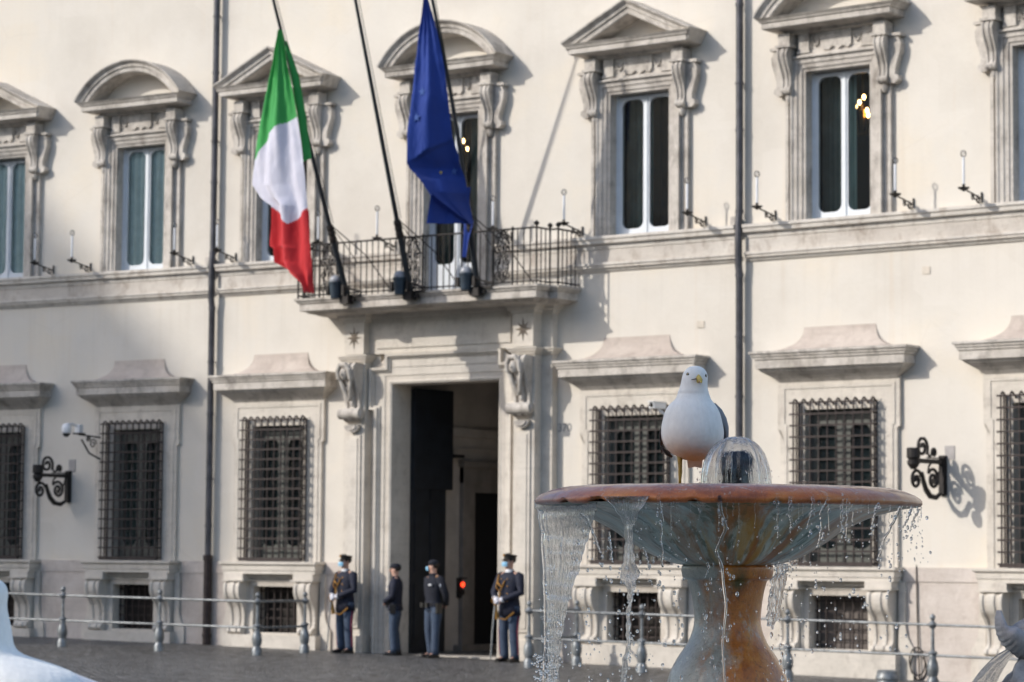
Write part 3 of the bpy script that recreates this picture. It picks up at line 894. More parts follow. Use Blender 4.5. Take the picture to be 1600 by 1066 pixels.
for s, lab in spots:
    o = proto if first else copy_tree(proto); first = False
    o.location = W(s, 0, 0); o.rotation_euler = (0, 0, -KAP * s)
    tag(o, lab, 'lamp', 'candle lamps along the string course')

# ------------------------------------------------------------------ ornate lantern brackets
def flat_bar(mb, pts, wd, th):      # bar in the y-z plane, th thick in x
    mb.tube([(0, y, z) for y, z in pts], wd, 4)
def lantern_bracket(s, label):
    t = empty('lantern_bracket', W(s, 0, 0), -KAP * s)
    a = MB(); a.box(-.06, .06, -.05, 0, 2.78, 3.40); a.box(-.045, .045, -.09, -.05, 2.80, 3.38); a.build('wall_bar', IRON, t)
    b = MB(); b.box(-.03, .03, -.95, -.05, 3.26, 3.33)
    b.box(-.022, .022, -.5, -.05, 3.34, 3.36)
    b.build('arm', IRON, t)
    sc = MB()
    def sp(c, r0, a0, sg, tr=1.5, rad=.027): sc.tube([(0, c[0] + r0 * (1 - .82 * i / 26) * cos(a0 + sg * tr * 2 * pi * i / 26), c[1] + r0 * (1 - .82 * i / 26) * sin(a0 + sg * tr * 2 * pi * i / 26)) for i in range(27)], [rad] * 26 + [rad * 1.9], 6)
    sp((-.66, 3.50), .175, -.6, 1, 1.6); sp((-.30, 3.43), .085, pi + .6, -1, 1.3, .020)
    sp((-.84, 3.00), .16, .4, 1, 1.5); sp((-.33, 3.02), .17, pi - .6, -1, 1.6)
    sc.tube([(0, -.50, 3.44), (0, -.44, 3.36), (0, -.38, 3.40)], .018, 6)
    sc.tube([(0, -.68, 3.12), (0, -.62, 2.98), (0, -.55, 2.86), (0, -.42, 2.76), (0, -.25, 2.74), (0, -.12, 2.80)], [.034, .042, .046, .046, .042, .03], 6)
    sc.tube([(0, -.49, 3.12), (0, -.46, 3.22), (0, -.40, 3.26)], .018, 6)
    sc.tube([(0, -.12, 3.25), (0, -.16, 3.12), (0, -.2, 3.10)], .016, 6)
    sc.build('scrollwork', IRON, t)
    c = MB(); c.lathe([(.04, 3.16), (.07, 3.20), (.095, 3.24), (.095, 3.29), (.075, 3.31), (.105, 3.34), (.105, 3.47), (.09, 3.49)], 14, (0, -.92, 0)); c.build('lantern_cup', IRON, t)
    tag(t, label, 'bracket', 'wrought iron lantern brackets')
lantern_bracket(8.44, 'black wrought iron scroll bracket casting a curly shadow on the sunlit wall at the right')
lantern_bracket(-10.36, 'black wrought iron scroll bracket on the shaded wall at the left below the dome camera')

# ------------------------------------------------------------------ surveillance cameras
CAMW = plain('white_camera_shell', (.84, .85, .86), .35, 0, .04)
t = empty('dome_camera', W(-9.55, 0, 0), -KAP * -9.55)
a = MB(); a.tube([(.20, -.27, 4.02), (.02, -.42, 4.05), (-.06, -.62, 4.07)], .016, 6); a.tube([(.2, -.27, 3.6), (.02, -.40, 3.72), (-.05, -.55, 3.98)], .018, 6)
for (y, z, r) in ((-.36, 3.90, .10), (-.50, 3.98, .06)): a.tube([(.08 - .0 * i, y + r * (1 - .8 * i / 16) * cos(1.4 * 2 * pi * i / 16), z + r * (1 - .8 * i / 16) * sin(1.4 * 2 * pi * i / 16)) for i in range(17)], .014, 5)
a.box(-.12, .06, -.72, -.56, 4.07, 4.10)
a.build('iron_arm', IRON, t)
b = MB(); b.box(-.09, .03, -.70, -.60, 4.10, 4.26); b.tube([(-.03, -.65, 4.22), (-.06, -.80, 4.26), (-.08, -.94, 4.26)], .022, 8); b.build('bracket', CAMW, t)
c = MB(); c.lathe([(.02, 4.27), (.07, 4.25), (.095, 4.19), (.095, 4.10), (.085, 4.08)], 16, (-.08, -.95, 0)); c.build('housing', CAMW, t, smooth=True)
d = MB(); d.ball((-.08, -.95, 4.085), (.075, .075, .08), 14, 8); d.build('dome', plain('smoked_dome', (.03, .03, .035), .1), t, smooth=True)
tag(t, 'white dome security camera on a scrolled iron arm fixed to the left grille', 'camera')
t = empty('box_camera', W(3.36, 0, 0), -KAP * 3.36)
a = MB(); a.tube([(.12, -.27, 4.05), (.08, -.38, 4.15), (.0, -.45, 4.24)], .02, 6); a.build('bracket', CAMW, t)
b = MB(); b.box(-.05, .05, -.66, -.30, 4.25, 4.35); b.box(-.06, .06, -.69, -.28, 4.352, 4.365); b.build('housing', CAMW, t)
c = MB(); c.tube([(0, -.66, 4.30), (0, -.675, 4.30)], .035, 12); c.build('lens', DARK, t)
tag(t, 'white box security camera sticking out beside the seagull from the grille behind it', 'camera')

# ------------------------------------------------------------------ flagpoles, flags, floodlights on the balcony
POLE = plain('dark_lacquered_pole', (.022, .028, .035), .35, .2, .2)
def flagpole(s, label, lean, tilt, h, flex=0.0):
    t = empty('flagpole', W(s, 6.38, 1.12), -KAP * s)
    def P(z): return (lean * z + flex * sin(pi * min(1, max(0, z) / 5)), -z * tilt, z)
    a = MB(); zs = [-.05, .5, 1.2, 1.25, 1.9, 2.5, 3.2, 4, 4.7, 5.4, h]
    a.tube([P(z) for z in zs], [.054, .054, .050, .042, .040, .038, .035, .032, .029, .026, .020], 10)
    a.build('pole', POLE, t, smooth=True, autosm=50)
    f = MB(); x, y, z = P(h); f.ball((x, y, z + .06), .055, 12, 8); f.build('finial', plain('brass', (.45, .32, .12), .3, .9), t, smooth=True)
    b = MB(); b.box(-.09, .09, -.10, .06, -.14, .02); b.box(-.16, .16, -.02, .05, -.10, -.04); b.tube([(0, .35, -.02), (0, 0, -.04)], .03, 6)
    b.build('foot', IRON, t)
    b = MB(); b.tube([P(z) for z in (.93, .95, 1.0, 1.03, 1.08, 1.12, 1.17, 1.22)], [.058, .07, .07, .06, .07, .06, .07, .058], 10)
    b.build('rope_collar', IRON, t)
    st = MB(); x, y, z = P(1.25); st.tube([(x, y, z), (x + .45, y + .5, z - .55), (x + .78, y + .95, -.02)], .011, 5)
    st.tube([(x, y, z), (x - .05, y + .5, z - .3), (x - .10, y + .95, z - .6)], .008, 5)
    x2, y2, z2 = P(h - .3); st.tube([(x2 + .07, y2, z2), (x + .08, y + .02, z)], .006, 4)
    st.build('stay', IRON, t)
    tag(t, label, 'flagpole', 'dark flagpoles leaning out over the balcony')
flagpole(-2.81, 'dark leaning flagpole carrying the Italian flag, leftmost on the balcony', -.02, .41, 5.6)
flagpole(-1.39, 'bare dark leaning flagpole without a flag in the middle of the balcony', .017, .36, 6.4)
flagpole(.06, 'dark leaning flagpole carrying the blue flag with stars', .038, .34, 5.6, .10)

def cloth_mat(name, c, trans=.25):
    m, nt, b = new_mat(name)
    wv = noise_n(nt, coords(nt), 3, 3)
    cc = ramp(nt, wv, [(.3, tuple(x * .93 for x in c)), (.7, tuple(min(1, x * 1.06) for x in c))])
    nt.links.new(cc, b.inputs['Base Color']); b.inputs['Roughness'].default_value = .75
    b.inputs['Sheen Weight'].default_value = .2
    tl = N(nt, 'ShaderNodeBsdfTranslucent'); nt.links.new(cc, tl.inputs[0])
    mx = N(nt, 'ShaderNodeMixShader'); mx.inputs[0].default_value = trans
    nt.links.new(b.outputs[0], mx.inputs[1]); nt.links.new(tl.outputs[0], mx.inputs[2]); nt.links.new(mx.outputs[0], nt.nodes['Material Output'].inputs[0])
    return m
FG = cloth_mat('flag_green', (.05, .40, .09)); FW = cloth_mat('flag_white', (.74, .74, .84)); FR = cloth_mat('flag_red', (.62, .02, .028)); FB = cloth_mat('flag_blue', (.004, .042, .30), .22)
FY = cloth_mat('flag_star_yellow', (.45, .38, .08), .1)
def rows_at(rows, v):
    x = v * (len(rows) - 1); i = min(int(x), len(rows) - 2); t = x - i
    return [rows[i][k] * (1 - t) + rows[i + 1][k] * t for k in range(4)]
def rows_even(rows, n=200):      # resample evenly by height
    z0, z1 = rows[0][0], rows[-1][0]; out = []
    for j in range(n + 1):
        z = z0 + (z1 - z0) * j / n
        for a, b in zip(rows, rows[1:]):
            if a[0] >= z >= b[0] or b is rows[-1]:
                t = (a[0] - z) / max(1e-6, a[0] - b[0]); t = max(0, min(1, t))
                out.append([a[k] + (b[k] - a[k]) * t for k in range(4)]); break
    return out
def cloth(rows, outf, nu, nv, colf, name, mats, parent=None, th=.004):
    R_ = rows_even(rows, nv); mb = MB()
    for side in (0, 1):
        vs = []
        for j in range(nv + 1):
            zl, sl_, sr, zr = R_[j]
            for i in range(nu + 1):
                u = i / nu; s = sl_ + (sr - sl_) * u; z = zl + (zr - zl) * u
                vs.append(W(s, z, outf(s, z, u, j / nv) - side * th))
        fs = []; base = len(mb.v)
        for j in range(nv):
            for i in range(nu):
                a = j * (nu + 1) + i
                q = (a, a + 1, a + nu + 2, a + nu + 1)
                fs.append(q)
        mb.v += [tuple(p) for p in vs]
        for q in fs:
            c = mb.v[base + q[0]]
            mb.f.append(tuple(base + k for k in q)); mb.m.append(colf(c[0], c[2]))
    return mb.build(name, mats, parent, smooth=True)
IT = [(10.865,-2.911,-2.852,10.859),(10.280,-3.017,-2.710,10.250),(9.731,-3.152,-2.554,9.677),(9.180,-3.273,-2.427,9.109),(8.625,-3.350,-2.331,8.547),(8.180,-3.400,-2.265,8.099),(7.944,-3.219,-2.232,7.876),(7.794,-2.983,-2.215,7.743),(7.483,-2.991,-2.167,7.431),(7.095,-3.013,-2.131,7.043),(7.058,-2.939,-2.130,7.010),(6.813,-2.920,-2.112,6.768),(6.690,-2.700,-2.110,6.658),(6.568,-2.481,-2.093,6.547),(6.391,-2.263,-2.090,6.383),(6.242,-2.131,-2.088,6.240)]
GW = [(-3.6, 8.45), (-3.39, 8.57), (-3.19, 8.81), (-3.04, 8.99), (-2.85, 9.14), (-2.39, 9.37), (-2.0, 9.6)]
WR = [(-3.6, 8.2), (-3.03, 7.82), (-2.54, 7.45), (-2.19, 7.74), (-1.9, 7.95)]
def poly_z(pl, x):
    for (a, za), (b, zb) in zip(pl, pl[1:]):
        if a <= x <= b: return za + (zb - za) * (x - a) / (b - a)
    return pl[0][1] if x < pl[0][0] else pl[-1][1]
def itcol(x, z):
    z += 0
    s = x + 3.0 * sin(KAP * x)
    if z > poly_z(GW, s): return 0
    if z > poly_z(WR, s): return 1
    return 2
def it_out(s, z, u, v):
    amp = .20 * min(1, v * 2.5 + .1)
    o = 3.0 + amp * .8 * sin(u * pi * 1.0 + .3) + .045 * min(1, 3 * v) * sin(u * 13 + v * 3) + .03 * sin(u * 27 - v * 5) * max(0, 1 - v * 1.3)
    k = max(0, min(1, (8.3 - z) / 1.0)); k = k * k * (3 - 2 * k)
    o += k * (-.08 * max(0, min(1, (-2.3 - s) / .4)) + .045 * sin((s + 2.54) * 14 + z * 2))
    o += .012 * noise.noise(Vector((s * 9, z * 3, 1))) + .006 * noise.noise(Vector((s * 26, z * 9, 4)))
    return o
fi = cloth(IT, it_out, 56, 210, itcol, 'italian_flag', [FG, FW, FR])
tag(fi, 'green, white and red flag hanging limp from the leftmost pole', 'flag')
bk = [(10.7,-2.92,-2.88,10.7),(10.03,-2.75,-2.59,10.03),(9.35,-2.6,-2.43,9.35),(8.75,-2.5,-2.32,8.75),(8.52,-2.46,-2.29,8.60)]
cloth(bk, lambda s, z, u, v: 2.84 + .03 * sin(u * 5), 8, 40, lambda x, z: 0, 'back_fold', [FG], fi)
cloth([(7.78,-2.8,-2.35,7.7),(7.3,-2.98,-2.32,7.3),(7.02,-2.93,-2.32,7.02)], lambda s, z, u, v: 2.78 + .03 * sin(u * 9), 12, 12, lambda x, z: 0, 'inner_fold', [FR], fi)
EU = [(11.237,0.097,0.111,11.235),(10.572,-0.004,0.300,10.551),(10.033,-0.066,0.405,10.005),(9.494,-0.114,0.440,9.470),(8.959,-0.204,0.425,8.948),(8.418,-0.224,0.405,8.428),(8.286,-0.209,0.375,8.313),(8.078,-0.026,0.405,8.131),(7.859,0.128,0.400,7.926),(7.721,0.183,0.343,7.783),(7.588,0.242,0.325,7.631),(7.390,0.341,0.344,7.395)]
EO = [(11.237,2.72,2.72),(10.56,2.72,2.65),(10.02,2.72,2.6),(9.48,2.72,2.5),(8.95,2.72,2.35),(8.42,2.72,2.2),(8.30,2.72,2.1),(8.1,2.72,2.0),(7.89,2.65,1.9),(7.75,2.4,1.75),(7.61,2.1,1.65),(7.39,1.65,1.6)]
def eu_base(z, u):
    for a, b in zip(EO, EO[1:]):
        if a[0] >= z >= b[0]:
            t = (a[0] - z) / (a[0] - b[0]); return (a[1] + (b[1] - a[1]) * t) * (1 - u) + (a[2] + (b[2] - a[2]) * t) * u
    return 2.72 if z > 11 else 1.6
def eu_out(s, z, u, v):
    z_f = 8.35 + .42 * u                                      # crease: cloth folds under below it
    o = eu_base(z, u) + .14 * min(1, 2 * v) * sin(u * pi * .9 + .2) * (1 if z > z_f else .4)
    o += .012 * noise.noise(Vector((s * 9, z * 3, 7))) + .006 * noise.noise(Vector((s * 26, z * 9, 2)))
    o += .03 * sin(u * 11 + v * 3) * min(1, 3 * v) + .025 * sin(u * 23) * max(0, 1 - v * 1.6)
    o -= .22 * max(0, min(1, (z_f - z) / .25)) * (1 - abs(u * 2 - 1) * .5) * min(1, (1 - v) * 5)
    return o
fe = cloth(EU, eu_out, 44, 180, lambda x, z: 0, 'european_flag', [FB])
tag(fe, 'deep blue flag with yellow stars hanging folded from the pole right of the bare one', 'flag')
cloth([(8.018,-0.165,0.303,8.042),(7.844,-0.025,0.270,7.892),(7.582,-0.074,0.280,7.629),(7.372,-0.110,0.318,7.416)], lambda s, z, u, v: 2.35 - .68 * u + .03 * sin(u * 12), 20, 30, lambda x, z: 0, 'back_fold', [FB], fe)
cloth([(7.502,0.049,0.269,7.487),(7.172,0.039,0.162,7.165),(6.877,0.014,0.111,6.871)], lambda s, z, u, v: 1.5 + .02 * sin(u * 8), 6, 16, lambda x, z: 0, 'tail', [FB], fe)
def star_mesh(s, z, u, v, r, name, m_, parent):
    q = MB(); pts = []
    for k in range(10):
        rr = r if k % 2 == 0 else r * .4; a = pi / 2 + pi * k / 5
        pts.append((s + rr * cos(a), z + rr * sin(a)))
    oo = eu_out(s, z, u, v) + .016
    q.add([W(a, b, oo) for a, b in pts] + [W(s, z, oo + .004)], [(i, (i + 1) % 10, 10) for i in range(10)])
    q.build(name, m_, parent)
FYd = cloth_mat('flag_star_faint', (.035, .10, .36), .2)
star_mesh(.08, 9.54, .33, .42, .085, 'star', FYd, fe); star_mesh(-.04, 9.12, .2, .53, .085, 'star', FYd, fe)
star_mesh(.13, 8.23, .5, .78, .045, 'star', FY, fe); star_mesh(.28, 8.26, .75, .78, .085, 'star', FYd, fe)

def floodlight(s, label):
    t = empty('floodlight', W(s, 6.35, 1.24), -KAP * s)
    a = MB(); a.lathe([(.075, -.02), (.09, -.01), (.118, .24), (.132, .25), (.132, .28), (.12, .28)], 16); a.build('housing', plain('blue_grey_housing', (.028, .045, .065), .45, .3, .2), t, smooth=True, autosm=40)
    b = MB(); b.ball((0, 0, .31), (.11, .11, .10), 16, 8); b.build('glass_dome', plain('milky_lens', (.30, .32, .36), .12, 0, .1), t, smooth=True)
    c = MB(); c.box(-.20, -.15, -.03, .03, .05, .22); c.box(.15, .20, -.03, .03, .05, .22); c.box(-.20, .2, .12, .16, .08, .13); c.box(-.03, .45, .1, .15, .02, .06); c.tube([(.2, 0, .2), (.3, .05, .14), (.5, .08, .1)], .02, 6)
    c.build('yoke', IRON, t)
    tag(t, label, 'floodlight', 'bucket floodlights hung outside the balcony railing')
floodlight(-2.98, 'blue-grey bucket floodlight on the balcony edge beneath the tip of the Italian flag')
floodlight(-1.54, 'blue-grey bucket floodlight at the middle of the balcony, by the foot of the bare pole')
floodlight(-.09, 'blue-grey bucket floodlight on the balcony edge below the tail of the blue flag')

# ------------------------------------------------------------------ chandelier and lamp inside
def chandelier(s, z, lights, label, hang=10.2):
    t = empty('chandelier', W(s, 0, -1.6), -KAP * s)
    a = MB(); a.tube([(0, 0, hang - .05), (0, 0, z - .4)], .012, 6); a.ball((0, 0, z - .15), (.05, .05, .22), 8, 6)
    for x, dz in lights: a.tube([(0, 0, z - .35), (x * .6, 0, z - .45), (x, 0, z + dz - .10)], .012, 6)
    a.build('frame', plain('gilt', (.30, .17, .05), .35, .8), t)
    for x, dz in lights:
        b = MB(); b.ball((x, 0, z + dz), (.027, .027, .045), 8, 6); b.build('bulb', emit('warm_bulb', (1, .60, .24), 12), t, smooth=True)
    tag(t, label, 'chandelier')
chandelier(6.06, 9.3, [(-.065, .11), (.02, .19), (-.02, -.15), (.10, -.12), (.08, -.04), (-.14, .05)], 'lit gilded chandelier seen through the right-hand arched first-floor window')
chandelier(-2.2, 9.35, [(-.06, .13), (.03, -.03)], 'two glowing bulbs of a chandelier inside the balcony window')

# ------------------------------------------------------------------ red signal light in the passage
t = empty('signal_light', W(-2.52, 1.03, -2.0))
a = MB(); a.box(-.06, .06, -.10, .10, 0, .36); a.box(.06, .075, -.11, .11, .34, .37); a.build('housing', IRON, t)
b = MB(); b.tube([(.06, -.02, .24), (.085, -.02, .24)], .045, 16); b.build('red_lens', emit('red_lamp', (1, .05, .015), 2.2), t)
b = MB(); b.tube([(.06, -.02, .10), (.08, -.02, .10)], .055, 16); b.build('dark_lens', DARK, t)
tag(t, 'black traffic signal with a glowing red lamp inside the dark portal', 'signal light')

# ------------------------------------------------------------------ iron barrier in front of the palace
def post(mb, h=1.08):
    mb.lathe([(.09, -.1), (.09, .10), (.075, .13), (.065, .15), (.07, .17), (.085, .22), (.088, .28), (.075, .36), (.05, .42), (.055, .44), (.055, .47), (.034, .50), (.028, .56), (.024, .86), (.045, .875), (.055, .90), (.055, .94), (.04, .96), (.02, .985), (.035, 1.0), (.045, 1.03), (.035, 1.06), (.01, 1.08)], 14)
def barrier(posts, label, cat='barrier'):
    b0 = posts[0]; t = empty('iron_barrier', (b0[0], b0[1], zg(b0[0])))
    for (x, y) in posts:
        q = MB(); post(q)
        for z in (.50, .92): q.ball((0, 0, z), (.075, .075, .04), 10, 6)
        q.build('post', RAILM, t, (x - b0[0], y - b0[1], zg(x) - zg(b0[0])), smooth=True, autosm=50)
    for (x0, y0), (x1, y1) in zip(posts, posts[1:]):
        for z in (.47, .92):
            q = MB(); q.tube([(x0 - b0[0], y0 - b0[1], z + zg(x0) - zg(b0[0])), (x1 - b0[0], y1 - b0[1], z + zg(x1) - zg(b0[0]))], .021, 8)
            q.build('rail', RAILM, t, smooth=True, autosm=50)
    tag(t, label, cat, 'grey iron barriers along the palace')
barrier([(-12.3, -3.75), (-9.95, -3.55), (-7.52, -3.30), (-5.42, -3.02), (-3.36, -2.78), (-3.52, -1.32)], 'grey iron post and rail barrier on the left, ending before the first guard')
barrier([(1.95, -.80), (2.00, -2.25), (4.0, -1.98), (6.62, -1.92), (9.06, -1.88), (11.5, -1.95), (14, -2.1)], 'grey iron post and rail barrier on the right, running behind the fountain')
t = empty('cable', W(7.98, 0, .06), 0)
a = MB(); a.tube([(0, 0, 1.7), (.01, 0, 1.0), (.03, -.01, .45), (.05, -.02, .1), (.05, 0, -.3)], .012, 6)
a.tube([(.03 + .13 * cos(.35 * i), -.08 + .01 * i / 4, .25 + .2 * sin(.35 * i) - .004 * i) for i in range(40)], .012, 6)
a.build('cable', IRON, t); tag(t, 'thin dark cable running down the base wall into a loose coil by the barrier', 'cable')
t = empty('stone_bollard', (9.0, -3.2, zg(9.0)))
a = MB(); a.lathe([(.16, -.3), (.155, .12), (.15, .14), (.17, .16), (.17, .20), (.155, .22), (.155, .27), (.13, .29)], 18); a.build('drum', RAILM, t, smooth=True, autosm=40)
tag(t, 'low grey drum bollard just showing at the bottom edge in front of the right barrier', 'bollard')

# ------------------------------------------------------------------ things across the square that shade and mirror
t = empty('monument_column', (3.6, -55.0, 0))
a = MB(); a.box(-3.2, 3.2, -3.2, 3.2, -1, 8); a.box(-3.5, 3.5, -3.5, 3.5, 8, 9); a.build('pedestal', TR, t)
a = MB(); a.lathe([(2.7, 9), (2.7, 9.8), (2.2, 10.2), (2.05, 20), (1.9, 36), (2.4, 36.6), (2.6, 37.2)], 32); a.build('shaft', TR, t, smooth=True, autosm=40)
tag(t, 'tall carved marble column in the square behind the camera, shading the fountain', 'column')
t = empty('opposite_building', (10, -110, 0))
a = MB(); a.box(-230, 75, -12, 0, -2, 33.5); a.build('wall', PL, t)
a = MB()
for z in (6, 12, 18, 24): a.box(-230, 75, 0, .3, z, z + .5)
a.box(-230.5, 75.5, -12, .9, 33.5, 34.3); a.build('string_course', TR, t)
tag(t, 'long plain building across the square behind the camera, mirrored in the panes', 'building')

# ------------------------------------------------------------------ people
SKIN = plain('skin', (.55, .33, .25), .55, 0, .08); HAIR = plain('dark_hair', (.02, .014, .01), .7)
NAVY = plain('navy_uniform_cloth', (.007, .010, .026), .8, 0, .25, 20); NAVYW = plain('navy_jumper', (.008, .010, .019), .9, 0, .25, 20)
BLUEG = plain('blue_grey_trousers', (.040, .062, .105), .8, 0, .2, 14); LEATHER = plain('black_leather', (.012, .011, .011), .3, 0, .2)
MASK = plain('light_blue_mask', (.25, .52, .74), .7, 0, .05); GLOVE = plain('white_glove', (.72, .72, .78), .7, 0, .04)
GOLD = plain('gold_braid', (.33, .17, .04), .4, .6, .2, 40); CRIM = plain('crimson_piping', (.16, .012, .035), .7); SHIRT = plain('white_shirt', (.68, .70, .74), .7); SILV = plain('silver_metal', (.55, .55, .55), .25, .9)
def skin_mesh(name, verts, edges, radii, mat, parent, root=0, sub=1):
    me = bpy.data.meshes.new(name); me.from_pydata([tuple(v) for v in verts], edges, [])
    o = bpy.data.objects.new(name, me); col.objects.link(o); o.parent = parent
    md = o.modifiers.new('skin', 'SKIN'); md.use_smooth_shade = True
    if not me.skin_vertices: 
        import bmesh
        bm = bmesh.new(); bm.from_mesh(me); bm.verts.layers.skin.verify(); bm.to_mesh(me); bm.free()
    for i, r in enumerate(radii):
        me.skin_vertices[0].data[i].radius = r if isinstance(r, tuple) else (r, r)
        me.skin_vertices[0].data[i].use_root = (i == root)
    sb = o.modifiers.new('sub', 'SUBSURF'); sb.levels = sub; sb.render_levels = sub
    me.materials.append(mat); return o
def loft(mb, rings, n=20):      # rings: (cx, cy, z, rx, ry)
    vs = []
    for cx, cy, z, rx, ry in rings:
        for j in range(n):
            a = 2 * pi * j / n; vs.append((cx + rx * cos(a), cy + ry * sin(a), z))
    fs = []
    for i in range(len(rings) - 1):
        for j in range(n):
            a = i * n + j; b = i * n + (j + 1) % n; fs.append((a, b, b + n, a + n))
    fs.append(tuple(range(n))[::-1]); fs.append(tuple((len(rings) - 1) * n + j for j in range(n)))
    mb.add(vs, fs)
def person(x, y, face, headturn, arms, kind, label, H=1.75, feet=(.10, .12), mask=True):
    p = empty('person', (x, y, zg(x)), -radians(face))
    k = H / 1.75; p.scale = (k * 1.07, k * 1.05, k)
    ht = radians(headturn)
    def hd(v):        # turn head about the neck
        c, s_ = cos(-ht), sin(-ht); return (v[0] * c - (v[1] + .0) * s_, v[0] * s_ + v[1] * c, v[2])
    V = [(0, 0, .95), (0, .01, 1.12), (0, .01, 1.30), (0, .01, 1.43), (0, .0, 1.50), hd((0, -.015, 1.57)), hd((0, -.02, 1.64)), hd((0, -.01, 1.71))]
    R = [(.12, .10), (.11, .09), (.13, .10), .07, .052, (.062, .07), (.075, .09), (.065, .075)]
    E = [(0, 1), (1, 2), (2, 3), (3, 4), (4, 5), (5, 6), (6, 7)]
    def chain(start, pts, rs):
        prev = start
        for q, r in zip(pts, rs):
            V.append(q); R.append(r); E.append((prev, len(V) - 1)); prev = len(V) - 1
        return prev
    legs = {}
    for s_, fy in ((-1, feet[0]), (1, feet[1])):
        pts = [(s_ * .09, 0, .88), (s_ * .10, -.02, .50), (s_ * (.11), .02 - (fy - .1), .09), (s_ * .13, -.15 - (fy - .1), .035)]
        legs[s_] = pts; chain(0, pts, [.085, .058, .03, .018])
    hands = {}
    for s_ in (-1, 1):
        sh = (s_ * .18, .01, 1.42); el, wr, pdir = arms[s_]
        e = chain(3, [sh, el, wr], [.055, .042, .028])
        wv = Vector(wr); d = Vector(pdir).normalized(); side = d.cross(Vector((0, -1, .2))).normalized(); nrm = side.cross(d)
        palm = wv + d * .055
        pe = chain(e, [tuple(palm)], [.033])
        for i, (off, ln) in enumerate(((-.030, .062), (-.010, .072), (.010, .068), (.028, .055))):
            b = palm + d * .03 + side * off
            chain(pe, [tuple(b), tuple(b + d * ln * .5 - nrm * .008), tuple(b + d * ln * .8 - nrm * .03)], [.011, .010, .008])
        tb = palm - d * .02 - side * .032 * s_
        chain(pe, [tuple(tb), tuple(tb - side * .03 * s_ + d * .03)], [.012, .009])
        hands[s_] = (wv, palm, d)
    skin_mesh('body', V, E, R, SKIN, p)
    # face details
    fc = MB(); fc.ball(hd((0, -.112, 1.625)), (.012, .02, .02), 8, 6)
    for s_ in (-1, 1): fc.ball(hd((s_ * .078, .0, 1.63)), (.012, .022, .032), 8, 6)
    fc.build('nose_and_ears', SKIN, p, smooth=True)
    for s_ in (-1, 1):
        ey = MB(); ey.ball(hd((s_ * .030, -.098, 1.655)), (.011, .009, .007), 8, 6); ey.build('eye', DARK, p)
    hr = MB(); hr.ball(hd((0, .018, 1.675)), (.083, .088, .07), 14, 8); hr.build('hair', HAIR, p, smooth=True)
    # trousers
    tm = MB()
    for s_ in (-1, 1):
        a, b, c, d = [Vector(q) for q in legs[s_]]
        tm.tube([a + Vector((0, 0, .04)), a - Vector((0, 0, .1)), a.lerp(b, .6), b, b.lerp(c, .4), c + Vector((0, .0, .05)), c - Vector((0, 0, .03))], [.10, .10, .085, .073, .072, .068, .072], 12)
    loft(tm, [(0, .0, .84, .165, .115), (0, 0, .92, .17, .12), (0, 0, 1.0, .155, .11)])
    tr_ = tm.build('trousers', BLUEG, p, smooth=True)
    for s_ in (-1, 1):
        q = MB(); an = Vector(legs[s_][2]); q.tube([an + Vector((0, .04, .0)), an + Vector((0, .05, -.05)), an + Vector((s_ * .01, -.05, -.055)), an + Vector((s_ * .02, -.17, -.062))], [.045, .05, .046, .034], 10)
        q.box(an.x - .045, an.x + .05, an.y - .2, an.y + .09, an.z - .095, an.z - .075)
        q.build('shoe', LEATHER, p, smooth=True, autosm=50)
    guard = kind == 'guard'
    jm = MB(); lowz = .76 if guard else (.86 if kind == 'jacket' else .93)
    loft(jm, [(0, 0, lowz, .195, .145), (0, 0, .92, .185, .135), (0, 0, 1.04, .165, .12), (0, .0, 1.16, .175, .125), (0, .0, 1.30, .20, .135), (0, .005, 1.40, .205, .12), (0, .01, 1.45, .14, .09), (0, .01, 1.485, .075, .07), (0, .0, 1.51, .066, .066)])
    for s_ in (-1, 1):
        sh = Vector((s_ * .175, .01, 1.415)); el, wr = Vector(arms[s_][0]), Vector(arms[s_][1])
        jm.tube([sh - Vector((s_ * .03, 0, -.01)), sh, sh.lerp(el, .5), el, el.lerp(wr, .5), el.lerp(wr, .97)], [.06, .078, .068, .058, .052, .044], 12)
    jm.build('jacket', NAVY if guard or kind == 'jacket' else NAVYW, p, smooth=True)
    col_ = MB(); loft(col_, [(0, -.005, 1.47, .072, .068), (0, -.005, 1.52, .064, .062)]); col_.build('collar', SHIRT if guard else NAVYW, p)
    if mask:
        mk = MB(); mk.grid(lambda u, v: hd((.075 * sin((u - .5) * 2.5), -.02 - .105 * cos((u - .5) * 2.0) - .012 * sin(pi * v), 1.565 + .075 * v)), 10, 6)
        mk.build('face_mask', MASK, p, smooth=True)
    # cap
    cp = MB()
    if guard:
        def cf(u, v):
            a = 2 * pi * u; rr, zz = [(.088, 1.685), (.09, 1.72), (.108, 1.742), (.110, 1.750), (.06, 1.762), (.001, 1.765)][int(round(v * 5))]
            return hd((rr * cos(a), .005 + rr * 1.08 * sin(a), zz + (.022 if zz > 1.74 else 0) * max(0, -sin(a))))
        cp.grid(cf, 20, 5, cu=True)
        cp.grid(lambda u, v: hd(((.085 + .012 * v) * sin((u - .5) * 2.2), -.005 - (.082 + .055 * v) * cos((u - .5) * 1.6), 1.695 - .03 * v)), 10, 3)
        cpo = cp.build('peaked_cap', LEATHER, p, smooth=True)
        bd = MB(); bd.ball(hd((0, -.108, 1.748)), (.022, .012, .024), 8, 6); bd.build('cap_badge', GOLD, cpo)
        bn = MB(); bn.tube([hd((.091 * cos(2 * pi * i / 20), .005 + .098 * sin(2 * pi * i / 20), 1.70)) for i in range(21)], .007, 5, cap=False); bn.build('cap_band', LEATHER, cpo)
    else:
        cp.ball(hd((0, .0, 1.70)), (.092, .102, .068), 16, 8)
